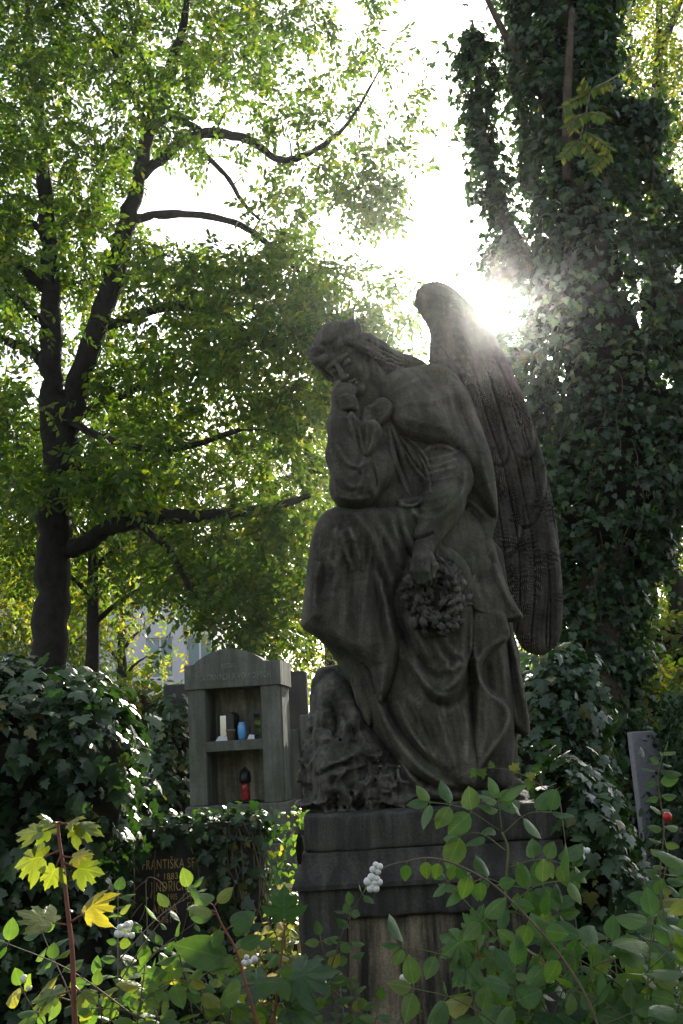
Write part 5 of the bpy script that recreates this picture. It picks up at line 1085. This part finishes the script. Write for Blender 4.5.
shrub('leafy bush in the lower right corner with long ovate leaves', 630, 2.3, [(652, 915), (612, 940), (682, 950), (640, 980), (590, 975), (700, 930)], .064, mat='shade', stem='greenstem', pairs=6, ber=[(583, 856, 6, .9)])
shrub('dense low bush between the near ivy mound and the right edge', 650, 3.3, [(668, 850), (690, 870), (658, 895), (640, 925)], .058, mat='shade', stem='twig', pairs=6, side=1)
# compound-leaf seedling
p = Plant('elder_seedling', (500, 1040), 2.5, 'pale green seedling of compound leaves rising over the pedestal corner', 'plant')
q = p.stem([(512, 1060), (508, 980), (505, 930), (506, 885), (508, 850), (502, 832)], .0045, .0025); p.toground((512, 1060), .005)
for A, B_, n_ in [((502, 832), (428, 802), 3), ((502, 832), (498, 798), 3), ((503, 834), (552, 812), 3), ((505, 850), (460, 835), 2), ((507, 868), (575, 868), 4), ((506, 885), (560, 915), 4), ((506, 885), (462, 890), 3), ((505, 910), (570, 880), 4), ((505, 925), (455, 940), 3)]:
    a = P(*A, 2.5); b = P(*B_, 2.5+random.uniform(-.12, .08)); m_ = (a+b)/2+np.array([0, 0, .02]); q2 = catmull([a, m_, b], 6); p.m.tube(q2, .0014, 5); p.pairs(q2, n_, .060, 'ovate', 'shade', .4, jit=.22, droop=.15, pet=.1)
p.done('greenstem')
# arching snowberry stem with hanging berries
p = Plant('snowberry_shoot', (600, 1040), 2.2, 'long arching shoot with leaf pairs and white berries dangling before the pedestal', 'plant')
q = p.stem([(606, 1050), (588, 1000), (560, 955), (530, 920), (495, 886), (460, 866), (430, 858), (404, 862), (388, 866), (379, 872)], .0030, .0014); p.toground((606, 1050), .0032)
for a, b in [((407, 861), (405, 882)), ((425, 858), (428, 880)), ((440, 860), (434, 880)), ((455, 864), (468, 880)), ((495, 886), (516, 880)), ((470, 872), (462, 900)), ((512, 902), (536, 908)), ((530, 920), (520, 950)), ((540, 930), (570, 934)), ((560, 955), (548, 985)), ((480, 878), (482, 902))]: p.leafpx('ovate', 'shade', a, b, (.1, -.9, .3))
for x, y in [(376, 868), (380, 870), (373, 873), (378, 875)]: p.berries(P(x, y, 2.2), 1, .0075, .0004)
for x, y in [(372, 882), (377, 882), (368, 886), (374, 887), (379, 886), (371, 892), (376, 893), (373, 890)]: p.berries(P(x, y, 2.2), 1, .0080, .0006)
p.m.tube([P(378, 870, 2.2), P(375, 886, 2.2)], .0012, 5); p.done('twig')
# pale big leaves entering from the right edge
p = Plant('nettle_shoot', (690, 1040), 2.0, 'pale large pointed leaf poking in at the right edge', 'plant')
q = p.stem([(700, 1060), (694, 960), (690, 880), (692, 850)], .004, .002); p.toground((700, 1060), .0045); p.leafpx('ovate', 'shrub', (692, 868), (655, 848), (0, -.6, .7)); p.leafpx('ovate', 'shrub', (693, 900), (668, 912), (0, -.6, .7)); p.leafpx('ovate', 'shrub', (694, 850), (716, 830), (0, -.6, .7)); p.done('twig')
# fine twigs of a rose-like plant with a red fruit
p = Plant('rose_stem', (668, 1040), 2.9, 'thin stem with one red fruit near the right edge', 'plant')
q = p.stem([(672, 1060), (668, 950), (660, 880), (664, 830), (658, 780), (664, 752)], .003, .0012); p.toground((672, 1060), .0032); p.pairs(q, 12, .04, t0=.3); p.berries(P(668, 822, 2.85), 1, .012, .0003); p.done('twig', 'redberry')
# ivy tendril with three small leaves lying on the statue's foot
p = Plant('ivy_tendril', (560, 900), 3.62, 'ivy tendril with small pale leaves crossing the foot of the angel', 'ivy')
q = p.stem([(560, 800), (540, 785), (520, 774), (495, 768), (472, 770)], .002, .001); p.toground((560, 800), .002)
for a, b in [((476, 770), (470, 778)), ((482, 769), (484, 780)), ((492, 768), (490, 760)), ((512, 771), (520, 762)), ((528, 778), (536, 772)), ((530, 780), (528, 792))]: p.leafpx('ivy', 'shrub', a, b, (0, -.9, .3), stalk=False)
p.done('twig')
# ================================================================== RIGHT SIDE: bush, hedge, ledge
def bushmass(name, label, cs, n, size, mat, cat='bush', thick=.12, T=L_OVATE, bump=.12, h=.12, group=None):
    f = blobs(cs, bump, 3., .08); c = np.array(cs); lo = (c[:, :3]-c[:, 3:]).min(0)-.1; hi = (c[:, :3]+c[:, 3:]).max(0)+.1
    r = empty(name, (c[0, 0], c[0, 1], float(gz(c[0, 0], c[0, 1]))), label, cat, group); core(f, lo, hi, h, M['ivycore'], r, 'dark_core', .12)
    ivy_on(f, lo, hi, n, size, M[mat], r, thick=thick, T=T, outward=.4); return r
bushmass('box_bush', 'dark dense small-leaved bush right of the pale gravestone', [bl(708, 760, 7.3, .26, .3, .42), bl(704, 830, 7.3, .28, .3, .5)], 6500, .045, 'conifer', T=L_OVATE, thick=.07)
bushmass('laurel_bush', 'bright yellow green bush above the pale gravestone', [bl(655, 710, 9.6, .35, .35, .20), bl(690, 700, 9.8, .4, .4, .26), bl(640, 745, 9.4, .25, .3, .3), bl(700, 750, 9.5, .3, .35, .4)], 3200, .085, 'bright')
bushmass('laurel_bush', 'sunlit pale shrub on the bank behind the slanting trunk', [bl(650, 655, 15, .6, .5, .35), bl(690, 645, 15, .6, .5, .40), bl(628, 668, 14.6, .4, .4, .3)], 3000, .11, 'bright')
a, b = P(632, 676, 13), P(720, 664, 13); r = empty('stone_ledge', ((a[0]+b[0])/2, 13, 0), 'sunlit stone ledge running along the bank at the right edge', 'wall'); m = MB(); m.box(a[0], b[0]+2, 12.9, 13.35, .0, a[2]-.07, .01); m.build('wall', M['wallstone'], r); m = MB(); m.box(a[0]-.04, b[0]+2.04, 12.84, 13.4, a[2]-.069, a[2], .012); m.build('coping', M['lilac'], r)
bushmass('hedge', 'sunlit low hedge seen between the ivy bush and the niche tomb', [bl(150, 722, 13, .5, .5, .30), bl(190, 725, 13, .5, .5, .25), bl(120, 715, 13.4, .6, .5, .35)], 2000, .10, 'bright')

bushmass('periwinkle', 'sunlit pale low bush between the headstone and the pedestal', [bl(292, 985, 5.3, .13, .25, .22), bl(284, 930, 5.9, .12, .2, .16), bl(270, 1020, 5.2, .2, .2, .2)], 1500, .045, 'litterg', T=L_OVATE, thick=.06, h=.07)
bushmass('periwinkle', 'small sunlit leafy clump close to the left edge of the pedestal top', [bl(297, 835, 6.6, .06, .1, .16), bl(295, 880, 6.6, .08, .12, .2)], 420, .045, 'shrub', T=L_OVATE, thick=.05, h=.06)
# ---- thin haze, added and shaped to make the glow around the sun
m = MB(); m.box(-110, 110, -30, 110, -1.2, 30); hz = m.build('haze', None); tag(hz, kind='stuff')
hm, n, out = newmat('sun_glow_haze'); v = N(n, 'VolumePrincipled'); v.inputs['Color'].default_value = (.95, .97, 1, 1); v.inputs['Density'].default_value = .0008; v.inputs['Anisotropy'].default_value = .95
n.links.new(v.outputs[0], out.inputs['Volume']); hz.data.materials.append(hm)

p = Plant('maple_seedling', (480, 1040), 2.45, 'green lobed seedling leaf in front of the pedestal panel, right side', 'sapling')
q = p.stem([(490, 1060), (486, 1000), (478, 950), (474, 935)], .003, .0015); p.toground((490, 1060), .0035)
for a, b in [((474, 936), (438, 952)), ((474, 936), (482, 905)), ((478, 952), (450, 985)), ((480, 955), (512, 962))]: p.leafpx('maple', 'shade', a, b, (0, -.75, .5))
p.done('redstem')
